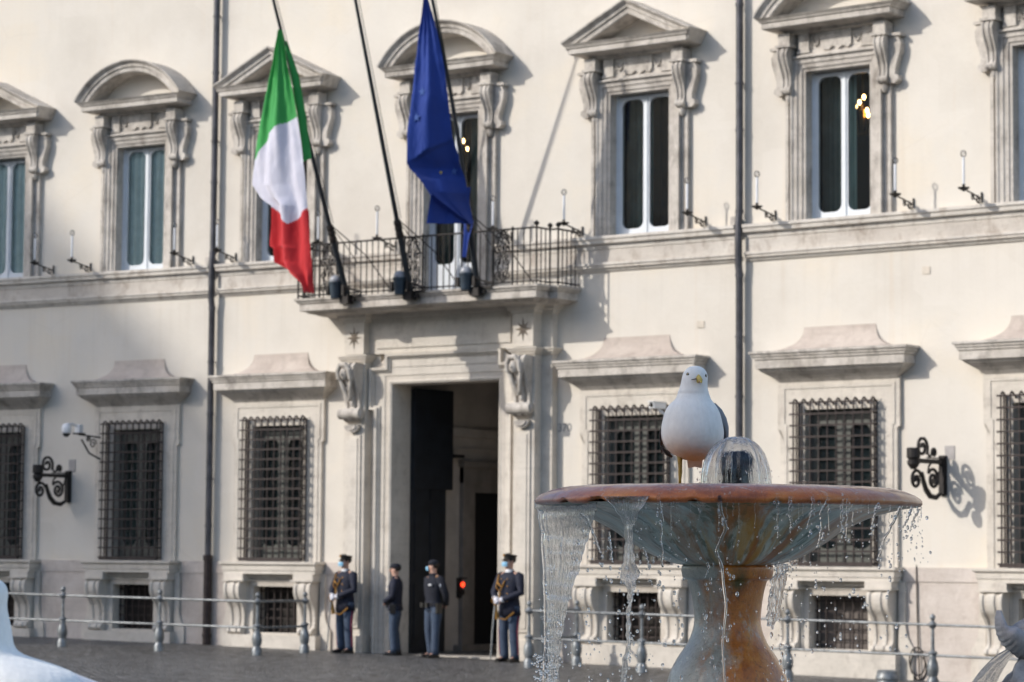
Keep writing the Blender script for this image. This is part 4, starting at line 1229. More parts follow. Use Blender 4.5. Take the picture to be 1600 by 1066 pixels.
        cp.grid(lambda u, v: hd(((.075) * sin((u - .5) * 2.0), -.075 - (.09 * v) * cos((u - .5) * 1.8), 1.70 - .018 * v)), 10, 3)
        cp.build('baseball_cap', NAVYW, p, smooth=True)
    if guard:
        for s_ in (-1, 1):
            wv, palm, d = hands[s_]
            g_ = MB(); g_.ball(tuple(palm + d * .02), (.05, .055, .05), 12, 8)
            for i in range(4): g_.tube([palm + Vector((-s_ * .01, -.03, .03 - .02 * i)), palm + Vector((-s_ * .05, -.04, .028 - .02 * i)), palm + Vector((-s_ * .07, -.02, .025 - .02 * i))], [.014, .013, .01], 6)
            g_.tube([wv - d * .03, wv + d * .02], [.046, .042], 10)
            g_.build('glove', GLOVE, p, smooth=True)
        bt = MB()
        for z in (1.0, 1.12, 1.24, 1.36):
            for s_ in (-1, 1): bt.ball((s_ * .06, -.135 + (.0 if z < 1.2 else .0), z), (.012, .008, .012), 8, 4)
        bt.build('buttons', GOLD, p)
        ag = MB(); ag.tube([(-.17, -.06, 1.43), (-.12, -.15, 1.3), (-.03, -.15, 1.22), (.02, -.145, 1.34)], .013, 6); ag.tube([(-.18, -.05, 1.42), (-.15, -.15, 1.22), (-.07, -.16, 1.15), (0, -.145, 1.30)], .013, 6)
        ag.tube([(-.07, -.16, 1.15), (-.07, -.165, 1.02)], .014, 6)
        ag.build('aiguillette', GOLD, p)
        sc = MB(); sc.tube([(-.12, -.20, .93), (-.06, -.19, .72), (.06, -.17, .70), (.17, -.10, .82)], .016, 6); sc.tube([(-.10, -.22, .96), (-.08, -.22, .70)], .02, 6); sc.build('sword_knot', GOLD, p)
        sw = MB(); sw.tube([(-.10, -.24, .93), (-.13, -.26, .5), (-.15, -.27, .05)], [.016, .013, .010], 8); swo = sw.build('sabre', SILV, p)
        hl = MB(); hl.tube([(-.10, -.235, .93), (-.095, -.23, 1.06)], .017, 8); hl.tube([(-.10, -.24, .95), (-.16, -.25, 1.0), (-.12, -.24, 1.07)], .008, 6); hl.build('hilt', GOLD, swo)
        st = MB()
        for s_ in (1, -1): st.tube([(s_ * .19, -.01, .76), (s_ * .185, -.03, .5), (s_ * .185, -.0, .12)], [.013, .012, .012], 6)
        st.build('trouser_stripe', CRIM, p)
    else:
        bl = MB(); loft(bl, [(0, 0, .925, .178, .132), (0, 0, .975, .176, .131)]); blo = bl.build('belt', LEATHER, p, smooth=True, autosm=40)
        ho = MB(); ho.box(.15, .21, -.07, .04, .80, .98); ho.build('holster', LEATHER, p)
        for xa in (-.16, -.03):
            ho = MB(); ho.box(xa, xa + .08, -.165, -.12, .905, .99); ho.build('pouch', LEATHER, p)
        bd = MB(); bd.box(.05, .13, -.145, -.12, 1.30, 1.325); bd.build('name_strip', SHIRT, p)
        bd = MB(); bd.ball((.245, -.02, 1.30), (.012, .03, .035), 8, 6); bd.build('sleeve_badge', SHIRT, p)
        bd = MB(); bd.box(.11, .17, -.04, .03, 1.455, 1.47); bd.build('shoulder_mark', GOLD, p)
    tag(p, label, 'person'); return p
clasp = {-1: ((-.27, -.05, 1.14), (-.12, -.20, 1.04), (.7, -.5, -.3)), 1: ((.27, -.05, 1.14), (.02, -.22, 1.02), (-.8, -.2, -.3))}
belly = {-1: ((-.26, .03, 1.14), (-.12, -.18, 1.02), (.8, -.3, -.2)), 1: ((.27, .0, 1.14), (.06, -.19, 1.02), (-.8, -.2, -.2))}
behind = {-1: ((-.27, .06, 1.14), (-.14, .17, .96), (.7, .1, -.3)), 1: ((.28, .06, 1.14), (.14, .18, .96), (-.7, .2, -.3))}
def pw_(s, o): return W(s, 0, o)
q = pw_(-3.08, .72); person(q.x, q.y, 8, 18, clasp, 'guard', 'dress guard left of the portal, peaked cap, white gloves, blue mask, gold braid', 1.72)
q = pw_(-2.05, .60); person(q.x, q.y, 62, 10, belly, 'jacket', 'short man in dark police jacket and cap seen sideways at the left door jamb, unmasked', 1.60, mask=False)
q = pw_(-1.05, .82); person(q.x, q.y, 18, 48, behind, 'jumper', 'man in navy jumper and cap, hands behind back, head turned left, before the doorway', 1.68, feet=(.08, .16))
q = pw_(.68, .95); person(q.x, q.y, 4, 22, clasp, 'guard', 'dress guard with sabre right of the portal, peaked cap, white gloves, beside the barrier end', 1.80)

# ------------------------------------------------------------------ the fountain
FR_Z = 0.6224                                        # the fountain's local -Y looks to the camera side
FC = Vector((22.5423, -30.1404, 1.947))              # centre of the bowl at the lip
def wet(b, rough=.25, coat=.6):
    b.inputs['Roughness'].default_value = rough; b.inputs['Coat Weight'].default_value = coat; b.inputs['Coat Roughness'].default_value = .08; b.inputs['Coat IOR'].default_value = 1.33
def sepx(nt, vec):
    s = nt.nodes.new('ShaderNodeSeparateXYZ'); nt.links.new(vec, s.inputs[0]); return s.outputs
def mathn(nt, op, a, b):
    n = nt.nodes.new('ShaderNodeMath'); n.operation = op
    for i, v in ((0, a), (1, b)):
        if isinstance(v, (int, float)): n.inputs[i].default_value = v
        else: nt.links.new(v, n.inputs[i])
    return n.outputs[0]
def bowl_under():
    m, nt, b = new_mat('wet_grey_marble_bowl')
    uv = coords(nt, (16, 2.2, 1), 'uv')
    st = noise_n(nt, uv, 1.0, 8, .65, .6)
    c = ramp(nt, st, [(.3, (.20, .22, .19)), (.45, (.34, .38, .34)), (.6, (.48, .52, .46)), (.75, (.62, .63, .55))])
    st2 = noise_n(nt, coords(nt, (34, 3.5, 1), 'uv'), 1.3, 8, .7, .8)
    c = mix(nt, ramp(nt, st2, gray((.50, 0), (.58, .85))), c, (.07, .10, .07))
    st3 = noise_n(nt, coords(nt, (22, 2.0, 1), 'uv'), 1.7, 8, .7, .5)
    c = mix(nt, ramp(nt, st3, gray((.56, 0), (.64, .7))), c, (.66, .68, .60))
    blot = noise_n(nt, coords(nt, (1, 1, 1), 'obj'), 7, 8, .7)
    c = mix(nt, ramp(nt, blot, gray((.5, 0), (.7, .5))), c, (.27, .28, .235))
    # rust runs, strongest right of the middle
    uvs = sepx(nt, coords(nt, (1, 1, 1), 'uv'))
    d = mathn(nt, 'ABSOLUTE', mathn(nt, 'SUBTRACT', uvs[0], .55), 0)
    near = ramp(nt, d, gray((.03, 1), (.24, .18)))
    rs = noise_n(nt, coords(nt, (26, 1.6, 1), 'uv'), 1.2, 6, .6, .4)
    f = mathn(nt, 'MULTIPLY', ramp(nt, rs, gray((.46, 0), (.56, 1))), near)
    c = mix(nt, f, c, (.34, .125, .025))
    f2 = mathn(nt, 'MULTIPLY', ramp(nt, noise_n(nt, coords(nt, (40, 1.3, 1), 'uv'), 1, 4), gray((.55, 0), (.66, .8))), near)
    c = mix(nt, f2, c, (.46, .26, .06))
    # algae under the lip
    zz = sepx(nt, coords(nt, (1, 1, 1), 'obj'))[2]
    an = noise_n(nt, coords(nt, (30, 30, 12), 'obj'), .5, 6, .7)
    hz = mathn(nt, 'ADD', zz, mathn(nt, 'MULTIPLY', mathn(nt, 'SUBTRACT', an, .5), .11))
    c = mix(nt, mathn(nt, 'MULTIPLY', mathn(nt, 'GREATER_THAN', hz, -.018), .85), c, (.03, .055, .014))
    c = mix(nt, mathn(nt, 'MULTIPLY', mathn(nt, 'GREATER_THAN', mathn(nt, 'ADD', zz, mathn(nt, 'MULTIPLY', mathn(nt, 'SUBTRACT', st2, .5), .35)), -.012), .4), c, (.05, .085, .05))
    nt.links.new(c, b.inputs['Base Color']); wet(b, .42, .35)
    bump(nt, b, mix(nt, .5, st, blot), .6, .012)
    return m
def bowl_top():
    m, nt, b = new_mat('orange_wet_lip')
    n1 = noise_n(nt, coords(nt, (14, 3, 1), 'uv'), 1.5, 8, .7, .5)
    c = ramp(nt, n1, [(.3, (.20, .045, .010)), (.5, (.46, .12, .018)), (.68, (.60, .22, .04))])
    sp = noise_n(nt, coords(nt, (1, 1, 1), 'obj'), 42, 8, .75)
    c = mix(nt, ramp(nt, sp, gray((.57, 0), (.67, .8))), c, (.52, .50, .42))
    zt = sepx(nt, coords(nt, (1, 1, 1), 'obj'))[2]
    glint_top = mathn(nt, 'ADD', zt, mathn(nt, 'MULTIPLY', mathn(nt, 'SUBTRACT', n1, .5), .05))
    c = mix(nt, ramp(nt, glint_top, gray((.040, 0), (.050, .6))), c, (.60, .50, .42))  # whitish sky glints painted into the colour along the crest of the lip
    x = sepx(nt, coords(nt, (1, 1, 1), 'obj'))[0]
    sky_sheen = ramp(nt, mathn(nt, 'ADD', mathn(nt, 'MULTIPLY', x, 1.0), .75), gray((.12, .7), (.30, 0)))
    c = mix(nt, sky_sheen, c, (.20, .14, .16))  # left end tinted purple-grey: the sky's sheen put into the colour
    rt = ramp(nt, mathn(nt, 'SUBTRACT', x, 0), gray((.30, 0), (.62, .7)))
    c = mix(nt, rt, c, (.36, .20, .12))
    nt.links.new(c, b.inputs['Base Color']); b.inputs['Roughness'].default_value = .42; b.inputs['Coat Weight'].default_value = .6; b.inputs['Coat Roughness'].default_value = .06; b.inputs['Coat IOR'].default_value = 1.33
    st = noise_n(nt, coords(nt, (110, 4, 1), 'uv'), 1.0, 6, .6, 1.0)
    bump(nt, b, mix(nt, .3, st, sp), .8, .012)
    return m
def stem_mat():
    m, nt, b = new_mat('rust_stained_marble')
    o = coords(nt, (1, 1, 1), 'obj')
    n1 = noise_n(nt, o, 7, 9, .7, .3)
    g = ramp(nt, n1, [(.3, (.30, .29, .25)), (.6, (.50, .49, .44)), (.75, (.60, .58, .53))])
    n2 = noise_n(nt, coords(nt, (1, 1, .6), 'obj'), 11, 9, .72)
    r = ramp(nt, n2, [(.3, (.26, .06, .008)), (.5, (.54, .165, .018)), (.68, (.66, .29, .05))])
    x = sepx(nt, o)[0]; z = sepx(nt, o)[2]
    low = noise_n(nt, coords(nt, (1, 1, .45), 'obj'), 4.5, 7, .65)
    f = mathn(nt, 'ADD', mathn(nt, 'MULTIPLY', x, 8.0), mathn(nt, 'MULTIPLY', mathn(nt, 'SUBTRACT', low, .5), 3.4))
    f = mathn(nt, 'ADD', f, .92)
    c = mix(nt, ramp(nt, f, gray((.25, 0), (.75, 1))), g, r)
    sp = noise_n(nt, o, 70, 5, .75)
    c = mix(nt, ramp(nt, sp, gray((.52, 0), (.72, .55))), c, (.07, .045, .022))
    lime = noise_n(nt, coords(nt, (1, 1, .5), 'obj'), 24, 9, .8)
    c = mix(nt, ramp(nt, lime, gray((.56, 0), (.66, .75))), c, (.52, .47, .39))
    drk = noise_n(nt, coords(nt, (1, 1, .3), 'obj'), 17, 8, .75)
    c = mix(nt, ramp(nt, drk, gray((.57, 0), (.68, .7))), c, (.10, .04, .012))
    # moss below the collar
    dx = mathn(nt, 'ABSOLUTE', mathn(nt, 'SUBTRACT', x, .03), 0)
    mo = mathn(nt, 'SUBTRACT', mathn(nt, 'SUBTRACT', .15, mathn(nt, 'MULTIPLY', dx, 1.6)), mathn(nt, 'MULTIPLY', mathn(nt, 'ABSOLUTE', mathn(nt, 'ADD', z, .275), 0), .9))
    mo = mathn(nt, 'ADD', mo, mathn(nt, 'MULTIPLY', mathn(nt, 'SUBTRACT', low, .5), .5))
    c = mix(nt, ramp(nt, mo, gray((.05, 0), (.13, .85))), c, (.035, .055, .008))
    nt.links.new(c, b.inputs['Base Color']); wet(b, .35, .5)
    bump(nt, b, mix(nt, .5, n2, sp), .7, .008)
    return m
fnt = empty('fountain', (FC.x, FC.y, zg(FC.x)), FR_Z)
zf = FC.z - zg(FC.x)
def uvbowl(co): return (atan2(co.x, -co.y) / (2 * pi) + .5, co.z * 3)
BU, BT, SM_ = bowl_under(), bowl_top(), stem_mat()
def rev(prof, n, fn=None, name='x', mat=None, parent=None, loc=(0, 0, 0), cap=False, smooth=True):
    mb = MB(); k = len(prof)
    vs = []; fs = []
    for i, (r, z) in enumerate(prof):
        for j in range(n):
            a = 2 * pi * j / n; rr, zz = (fn(r, z, a, i) if fn else (r, z)); vs.append((rr * sin(a), -rr * cos(a), zz))
    for i in range(k - 1):
        for j in range(n):
            a = i * n + j; b = i * n + (j + 1) % n; fs.append((a, b, b + n, a + n))
    if cap: fs.append(tuple(range(n))); fs.append(tuple((k - 1) * n + j for j in range(n)))
    mb.add(vs, fs); return mb.build(name, mat, parent, loc, smooth=smooth, uvf=uvbowl)
under = s_profile([(.13, -.215), (.155, -.212), (.19, -.205), (.25, -.183), (.336, -.132), (.40, -.088), (.49, -.045), (.575, -.022), (.63, -.012), (.652, -.008)], 60)
def gad(r, z, a, i):
    w_ = noise.noise(Vector((a * 7, z * 6, 1.3))) * .004 + .004 * sin(a * 22 + z * 26) * min(1, max(0, (r - .2) * 4))
    return r + w_ * .5, z - abs(w_) * .5
bowl = rev(under, 180, gad, 'bowl', BU, fnt, (0, 0, zf))
lip = [(.640, -.014), (.655, -.010), (.6605, -.002), (.6595, .006), (.652, .015), (.635, .026), (.60, .040), (.56, .049), (.52, .052), (.49, .048), (.47, .038), (.46, .02)]
def lipf(r, z, a, i):
    n1 = noise.noise(Vector((cos(a) * 9, sin(a) * 9, 2))) ; n2 = noise.noise(Vector((cos(a) * 30, sin(a) * 30, 7)))
    if i <= 2: return r + .002 * n2, z + max(0, n1 - .18) * .03 + .0018 * n2
    return r + .0012 * n2, z + .0012 * n1
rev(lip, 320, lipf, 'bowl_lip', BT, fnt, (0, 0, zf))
rev([(.001, .018), (.2, .018), (.47, .018)], 64, None, 'bowl_floor', BT, fnt, (0, 0, zf))
stemp = s_profile([(.13, -.20), (.153, -.213), (.158, -.225), (.155, -.245), (.150, -.258), (.137, -.264), (.132, -.275), (.123, -.31), (.115, -.37), (.116, -.42), (.135, -.475), (.168, -.525), (.195, -.575), (.208, -.63), (.205, -.70), (.18, -.78), (.14, -.86), (.16, -.90), (.24, -.93), (.26, -1.0), (.26, -1.3)], 90)
rev(stemp, 96, lambda r, z, a, i: (r + .0025 * noise.noise(Vector((cos(a) * 3, sin(a) * 3, z * 9))), z), 'stem', SM_, fnt, (0, 0, zf))
bs = MB(); bs.lathe([(3.75, -.2), (3.75, .1), (3.6, .15), (3.55, .9), (3.7, 1.0), (3.72, 1.22), (3.45, 1.24), (3.40, 1.1), (3.4, .6), (.4, .6)], 8, cap=False)
bs.build('basin', TR, fnt)
wb = MB(); wb.lathe([(.3, 1.05), (3.42, 1.05)], 8, cap=False); wb.build('basin_water', plain('pale_basin_water', (.30, .34, .32), .25, 0, .2, 2, .3), fnt)
nz = MB()
nz.lathe([(.055, .03), (.050, .09), (.056, .13), (.062, .150), (.052, .170), (.03, .176), (.012, .172)], 20, (.03, .0, 0))
nz.ball((.062, -.02, .145), (.028, .03, .02)); nz.ball((.01, -.03, .11), (.035, .03, .03))
nz.build('nozzle', plain('black_wet_bronze', (.012, .014, .018), .18, .5, .4, 30, .5), fnt, (0, 0, zf), smooth=True, autosm=60)
tag(fnt, 'rust-stained marble pedestal fountain with a shallow overflowing round bowl', 'fountain')

# ---- water
def water(name='water', bs=.35, sc=(1, 1, 1), ns=60, dist=.006):
    m, nt, b = new_mat(name)
    b.inputs['Base Color'].default_value = (.97, .985, 1, 1); b.inputs['Transmission Weight'].default_value = 1; b.inputs['IOR'].default_value = 1.333; b.inputs['Roughness'].default_value = .0
    if bs: bump(nt, b, noise_n(nt, coords(nt, sc, 'obj'), ns, 4, .6, .5), bs, dist)
    return m
WSTREAK = water('streaming_water', .8, (1, 1, .08), 120, .008); WDROP = water('clear_water', 0); WDOME = water('dome_water', .5, (1, 1, .3), 55, .007)
WLOC = Vector((FC.x, FC.y, FC.z))
def tw(name, mat, mb, label=None, cat='water', group=None, kind=None, smooth=True):
    o = mb.build(name, mat, None, WLOC, FR_Z, smooth=smooth)
    tag(o, label, cat if label else None, group, kind); return o
# dome of water over the nozzle
dm = MB()
def domef(side):
    def fn(u, v):
        a = 2 * pi * u; t = v
        ph = t * pi * .5
        r = .117 * sin(ph) ** .86; z = .030 + .196 * max(0, cos(ph)) ** .72 if t < 1 else .030
        n = noise.noise(Vector((cos(a) * 3.2, sin(a) * 3.2, t * 1.2))) * .012 * t + .0034 * sin(a * 19 + 4 * noise.noise(Vector((a, 0, 0)))) * t
        k = 1 - .03 * side
        return (.03 + (r + n) * cos(a) * k, (r + n) * sin(a) * k, z - .003 * side * cos(ph) + .003 * noise.noise(Vector((a * 2, t * 5, 3 + side))))
    return fn
dm.grid(domef(0), 110, 34, cu=True); dm.grid(domef(1), 110, 34, cu=True)
nd = 110; offd = nd * 35
for i in range(nd):
    j = (i + 1) % nd
    dm.f.append((34 * nd + i, 34 * nd + j, offd + 34 * nd + j, offd + 34 * nd + i)); dm.m.append(0)
rd = random.Random(3)
for i in range(48):
    a0 = rd.uniform(0, 2 * pi); t0 = rd.uniform(.12, .7); t1 = min(1, t0 + rd.uniform(.15, .6)); r0 = rd.uniform(.0007, .0026); dr_ = rd.uniform(-.12, .12)
    pts = []
    for k in range(13):
        t = t0 + (t1 - t0) * k / 12; p = Vector(domef(0)((a0 + dr_ * (t - t0) + .02 * noise.noise(Vector((i, t * 6, 0)))) / (2 * pi), t)); pts.append(tuple(p))
    dm.tube(pts, [r0 * (.3 + 1.3 * abs(noise.noise(Vector((i * 3, k * .7, 1))))) for k in range(13)], 6)
for i in range(60):
    a0 = rd.uniform(0, 2 * pi); rr0 = rd.uniform(.11, .15); q = rd.uniform(.001, .0035)
    dm.ball((.03 + rr0 * cos(a0), rr0 * sin(a0), rd.uniform(.05, .13)), (q, q, q * 1.4), 8, 6)
tw('water_dome', WDOME, dm, 'clear rounded dome of water bubbling over the dark nozzle on the bowl', 'water')
# falling sheets: rows of (z, xl, xr, y at left, y at right), local metres from the bowl centre
def sheet(rows, name, label, th=.006, nu=44, nv=110, amp=.006, freq=46, group=None, seed=0, rag=.006):
    mb = MB()
    def lerp_rows(v):
        z = rows[0][0] + (rows[-1][0] - rows[0][0]) * v
        for a, b in zip(rows, rows[1:]):
            if a[0] >= z >= b[0] or b is rows[-1]:
                t = max(0, min(1, (a[0] - z) / (a[0] - b[0]))); return [p + (q - p) * t for p, q in zip(a, b)]
    def surf(side):
        def fn(u, v):
            z, xl, xr, yl, yr = lerp_rows(v)
            e = rag * noise.noise(Vector((seed, z * 40, 0))) ; e2 = rag * noise.noise(Vector((seed + 5, z * 36, 0)))
            x = (xl + e) * (1 - u) + (xr + e2) * u; y = yl * (1 - u) + yr * u
            n = noise.noise(Vector((u * freq * .35 + seed, z * 3.0, side * 4.0))) * amp + noise.noise(Vector((u * freq + seed, z * 7.0, side * 3 + 1))) * amp * .6 + noise.noise(Vector((x * 60, z * 55, 9 + side))) * amp * .35
            edge = sin(pi * min(1, max(0, u))) ** .35
            y += -(th * .5 * edge + max(-th * .35, n) * edge) if side == 0 else (th * .5 * edge)
            return (x, y, z)
        return fn
    mb.grid(surf(0), nu, nv); mb.grid(surf(1), nu, nv)
    n = nu + 1; off = n * (nv + 1)
    for j in range(nv):
        for c in (0, nu):
            a = j * n + c; mb.f.append((a, a + n, off + a + n, off + a)); mb.m.append(0)
    for i in range(nu):
        for r_ in (0, nv):
            a = r_ * n + i; mb.f.append((a, a + 1, off + a + 1, off + a)); mb.m.append(0)
    return tw(name, WSTREAK, mb, label, 'water', group)
K = 1 / 456.5
def X(px): return (px - 1137) * K
def Zp(py): return (786 - py) * K
GS = 'streams falling from the bowl'
sheet([(Zp(784), X(835), X(932), .02, -.47), (Zp(800), X(838), X(926), .0, -.42), (Zp(830), X(845), X(918), -.02, -.36), (Zp(880), X(851), X(905), -.04, -.30), (Zp(930), X(855), X(889), -.06, -.26), (Zp(985), X(856), X(879), -.08, -.2), (Zp(1030), X(856), X(875), -.1, -.16), (Zp(1120), X(852), X(873), -.1, -.14), (Zp(1290), X(848), X(872), -.1, -.12)],
      'water_curtain', 'wide streaming curtain of water falling from the left end of the bowl', .008, 70, 200, .009, 60, GS, 1, .008)
sheet([(Zp(783), X(935), X(1000), -.50, -.60), (Zp(800), X(952), X(990), -.51, -.60), (Zp(825), X(965), X(978), -.52, -.55), (Zp(860), X(966), X(978), -.53, -.55), (Zp(880), X(964), X(982), -.54, -.56), (Zp(896), X(958), X(988), -.54, -.56), (Zp(908), X(963), X(984), -.55, -.57), (Zp(925), X(971), X(978), -.55, -.56), (Zp(960), X(968), X(974), -.55, -.56), (Zp(1000), X(969), X(975), -.56, -.57), (Zp(1030), X(962), X(970), -.56, -.57), (Zp(1090), X(958), X(966), -.56, -.57)],
      'water_stream', 'twisting rope of water with a wide bulge, second fall from the left', .007, 24, 160, .006, 14, GS, 2, .007)
sheet([(Zp(880), X(1203), X(1222), -.22, -.20), (Zp(900), X(1198), X(1220), -.22, -.2), (Zp(930), X(1191), X(1214), -.22, -.2), (Zp(955), X(1188), X(1210), -.22, -.2), (Zp(975), X(1190), X(1200), -.22, -.2)],
      'water_splash', 'ragged net of water pouring off the right side of the stem collar', .005, 24, 50, .006, 14, GS, 3, .012)
def strand(path, r, name, label, seed):
    rr = random.Random(seed); mb = MB(); pts = []; rs = []
    n = 46
    for i in range(n + 1):
        t = i / n; x = t * (len(path) - 1); k = min(int(x), len(path) - 2); f = x - k
        p = [path[k][d] * (1 - f) + path[k + 1][d] * f for d in range(3)]
        w_ = .004
        pts.append((X(p[0]) + w_ * noise.noise(Vector((seed, t * 9, 0))), p[2] + w_ * noise.noise(Vector((seed, t * 9, 5))), Zp(p[1])))
        rs.append(r * (.55 + .9 * abs(noise.noise(Vector((seed * 3, t * 16, 2)))) + .5 * (1 - t)) * (1 if t < .97 else 1.5))
    mb.tube(pts, rs, 8)
    for i in range(10):
        t = rr.random(); p = pts[int(t * n)]
        q = rr.random() * .0035 + .0015
        mb.ball((p[0] + rr.gauss(0, .008), p[1] + rr.gauss(0, .01), p[2] - rr.random() * .05), (q, q, q * (1 + rr.random())), 8, 6)
    return tw(name, WDROP, mb, label, 'water', GS)
S = [([(903, 808, -.40), (913, 816, -.41), (923, 840, -.42), (932, 866, -.43)], .0042, 'short curved dribble beside the wide curtain, before the grille'),
     ([(1013, 782, -.62), (1019, 815, -.62), (1017, 840, -.62), (1020, 886, -.62)], .0042, 'beaded strand falling in front of the left part of the bowl'),
     ([(1100, 782, -.66), (1103, 800, -.66), (1110, 830, -.66), (1096, 862, -.66), (1106, 890, -.66), (1110, 940, -.66), (1106, 1000, -.66), (1110, 1090, -.66)], .0048, 'long broken strand falling before the left edge of the stem'),
     ([(1184, 782, -.66), (1185, 800, -.66), (1186, 844, -.66)], .0034, 'thin strand ending in a drop, just right of the bowl centre'),
     ([(1204, 782, -.655), (1203, 800, -.655), (1206, 830, -.655)], .0046, 'thick short strand right of the bowl centre'),
     ([(1238, 783, -.64), (1236, 805, -.64), (1228, 830, -.64)], .004, 'slanting beaded strand right of the bowl centre'),
     ([(1262, 783, -.62), (1250, 805, -.62), (1251, 830, -.62), (1245, 857, -.62)], .0042, 'wavy strand bending left over the right half of the bowl'),
     ([(1284, 784, -.60), (1283, 810, -.60), (1281, 834, -.60)], .0022, 'very thin straight thread over the right half of the bowl'),
     ([(1290, 784, -.59), (1290, 812, -.59), (1288, 846, -.59)], .0022, 'thin straight thread with a drop at its foot, right half of the bowl'),
     ([(1340, 790, -.52), (1336, 800, -.52), (1331, 822, -.52)], .0040, 'short dribble under the right part of the lip'),
     ([(1378, 794, -.44), (1367, 818, -.44), (1352, 845, -.44), (1344, 874, -.44)], .0044, 'long slanting strand crossing the right window grille'),
     ([(1402, 794, -.34), (1395, 812, -.34), (1388, 824, -.34)], .0034, 'short slanting dribble near the right end of the lip'),
     ([(1423, 795, -.2), (1413, 812, -.2), (1408, 830, -.2)], .003, 'outermost dribble at the right tip of the bowl'),
     ([(845, 800, -.1), (848, 850, -.1), (852, 920, -.1), (853, 1000, -.1), (850, 1090, -.1)], .006, 'knobbly strand along the outer edge of the wide curtain'),
     ([(944, 835, -.5), (946, 860, -.5), (949, 880, -.5)], .003, 'small falling blob string left of the rope of water'),
     ([(994, 862, -.6), (998, 875, -.6), (1001, 890, -.6)], .003, 'small falling blob string right of the rope of water')]
for i, (pth_, r, lab) in enumerate(S): strand(pth_, r, 'water_strand', lab, i + 11)
fd = MB(); rf = random.Random(9)
for i in range(70):
    an = rf.uniform(-1.35, 1.45); x0 = .655 * sin(an); y0 = -.655 * cos(an)
    if x0 < -.42: continue
    L_ = rf.choice((.02, .03, .05, .08)) * rf.uniform(.6, 1.3); r0 = rf.uniform(.0009, .0022); sd = rf.random() * 50
    pts = [(x0 + .005 * noise.noise(Vector((sd, t * 5, 0))), y0 + .003 * t, -.012 - L_ * t) for t in [k / 10 for k in range(11)]]
    fd.tube(pts, [r0 * (.6 + .9 * abs(noise.noise(Vector((sd, t * 12, 3))))) for t in range(11)], 6)
    q = r0 * 1.7; fd.ball((pts[-1][0], pts[-1][1], pts[-1][2] - q), (q, q, q * 1.4), 8, 6)
    for k in range(rf.randint(0, 5)):
        q = rf.uniform(.0012, .003); fd.ball((x0 + rf.gauss(0, .004), y0, -.02 - L_ - rf.uniform(.01, .16)), (q, q, q * rf.uniform(1, 1.8)), 8, 6)
tw('rim_drips', WDROP, fd, None, kind='stuff')
dr = MB(); rr = random.Random(5)
def drop(px, py, y, q, st=1.0):
    dr.ball((X(px), y, Zp(py)), (q, q, q * st), 8, 6)
for i in range(560):
    if rr.random() < .42: px = rr.uniform(846, 1060); py = rr.uniform(850, 1080)
    elif rr.random() < .6: px = rr.uniform(1085, 1130) if rr.random() < .5 else rr.gauss(1200, 14); py = rr.uniform(880, 1080)
    else: px = rr.uniform(1225, 1420); py = rr.uniform(835 + max(0, (1330 - px)) * .35, 1010) if px < 1390 else rr.uniform(800, 880)
    drop(px, py, -rr.uniform(.15, .66), rr.choice((.0018, .0024, .003, .004, .0052)) * rr.uniform(.7, 1.1), rr.uniform(.9, 1.9))
for i in range(150): drop(rr.gauss(858, 8) if rr.random() < .6 else rr.gauss(905, 22), rr.uniform(800, 1070), -rr.uniform(.05, .4), rr.uniform(.0012, .003), rr.uniform(1, 1.6))
for i in range(60): drop(rr.gauss(972, 9), rr.uniform(900, 1070), -.55, rr.uniform(.0015, .004), rr.uniform(1, 1.6))
for i in range(60): drop(rr.uniform(1195, 1235), rr.uniform(875, 900) , -.22, rr.uniform(.0015, .004), 1)
for i in range(80): drop(rr.gauss(850, 10), rr.uniform(1020, 1075), -.2, rr.uniform(.002, .005), 1)
tw('water_drops', WDROP, dr, None, kind='stuff')

# ------------------------------------------------------------------ the gull on the bowl
def feather(name, c, sc=90, b_=.25, rough=.8):
    m, nt, b = new_mat(name)
    n1 = noise_n(nt, coords(nt, (1, 1, .45), 'obj'), sc, 5, .6)
    cc = ramp(nt, n1, [(.3, tuple(x * .93 for x in c)), (.7, tuple(min(1, x * 1.04) for x in c))])
    nt.links.new(cc, b.inputs['Base Color']); b.inputs['Roughness'].default_value = rough; b.inputs['Sheen Weight'].default_value = .3
    b.inputs['Subsurface Weight'].default_value = .0
    v = nt.nodes.new('ShaderNodeTexVoronoi'); v.inputs['Scale'].default_value = 62; nt.links.new(coords(nt, (1, 1, .55), 'obj'), v.inputs['Vector'])
    bump(nt, b, mix(nt, .45, n1, v.outputs['Distance']), b_, .004); return m
FWHT = feather('white_feathers', (.87, .86, .83), 70, .45); FGRY = feather('grey_wing_feathers', (.22, .235, .26), 60, .4); FBLK = feather('black_wingtip_feathers', (.02, .02, .022), 60)
GW_ = Vector((22.284, -30.024, 2.003))
gull = empty('seagull', tuple(GW_ + R0 * (18 / 444) ), FR_Z)
q_ = 1 / 444
sl_ = [(567.3, 1081, 1089, .012), (569, 1076, 1095, .024), (572.5, 1071.5, 1099.5, .033), (577, 1068, 1102.5, .039), (583, 1066, 1104, .043), (589, 1064.8, 1104, .045), (595, 1063.6, 1103.5, .045), (602, 1062, 1103.6, .045), (607, 1059, 1105.5, .050), (610, 1059.5, 1105.5, .047), (614, 1057, 1108, .053), (618, 1055.5, 1109.5, .060), (624, 1047, 1115.5, .070), (631, 1041, 1120.5, .082), (640, 1036.5, 1125.5, .094), (650, 1034.5, 1128, .103), (660, 1032, 1130.5, .110), (670, 1031, 1132, .114), (680, 1032, 1131.5, .113), (688, 1035, 1129.5, .108), (695, 1040, 1126, .100), (701, 1047, 1121, .088), (706, 1055, 1115, .073), (710, 1063, 1108, .055), (713, 1071, 1099, .035), (714.5, 1079, 1090, .012)]
gb = MB(); vs = []; fs = []; n = 40
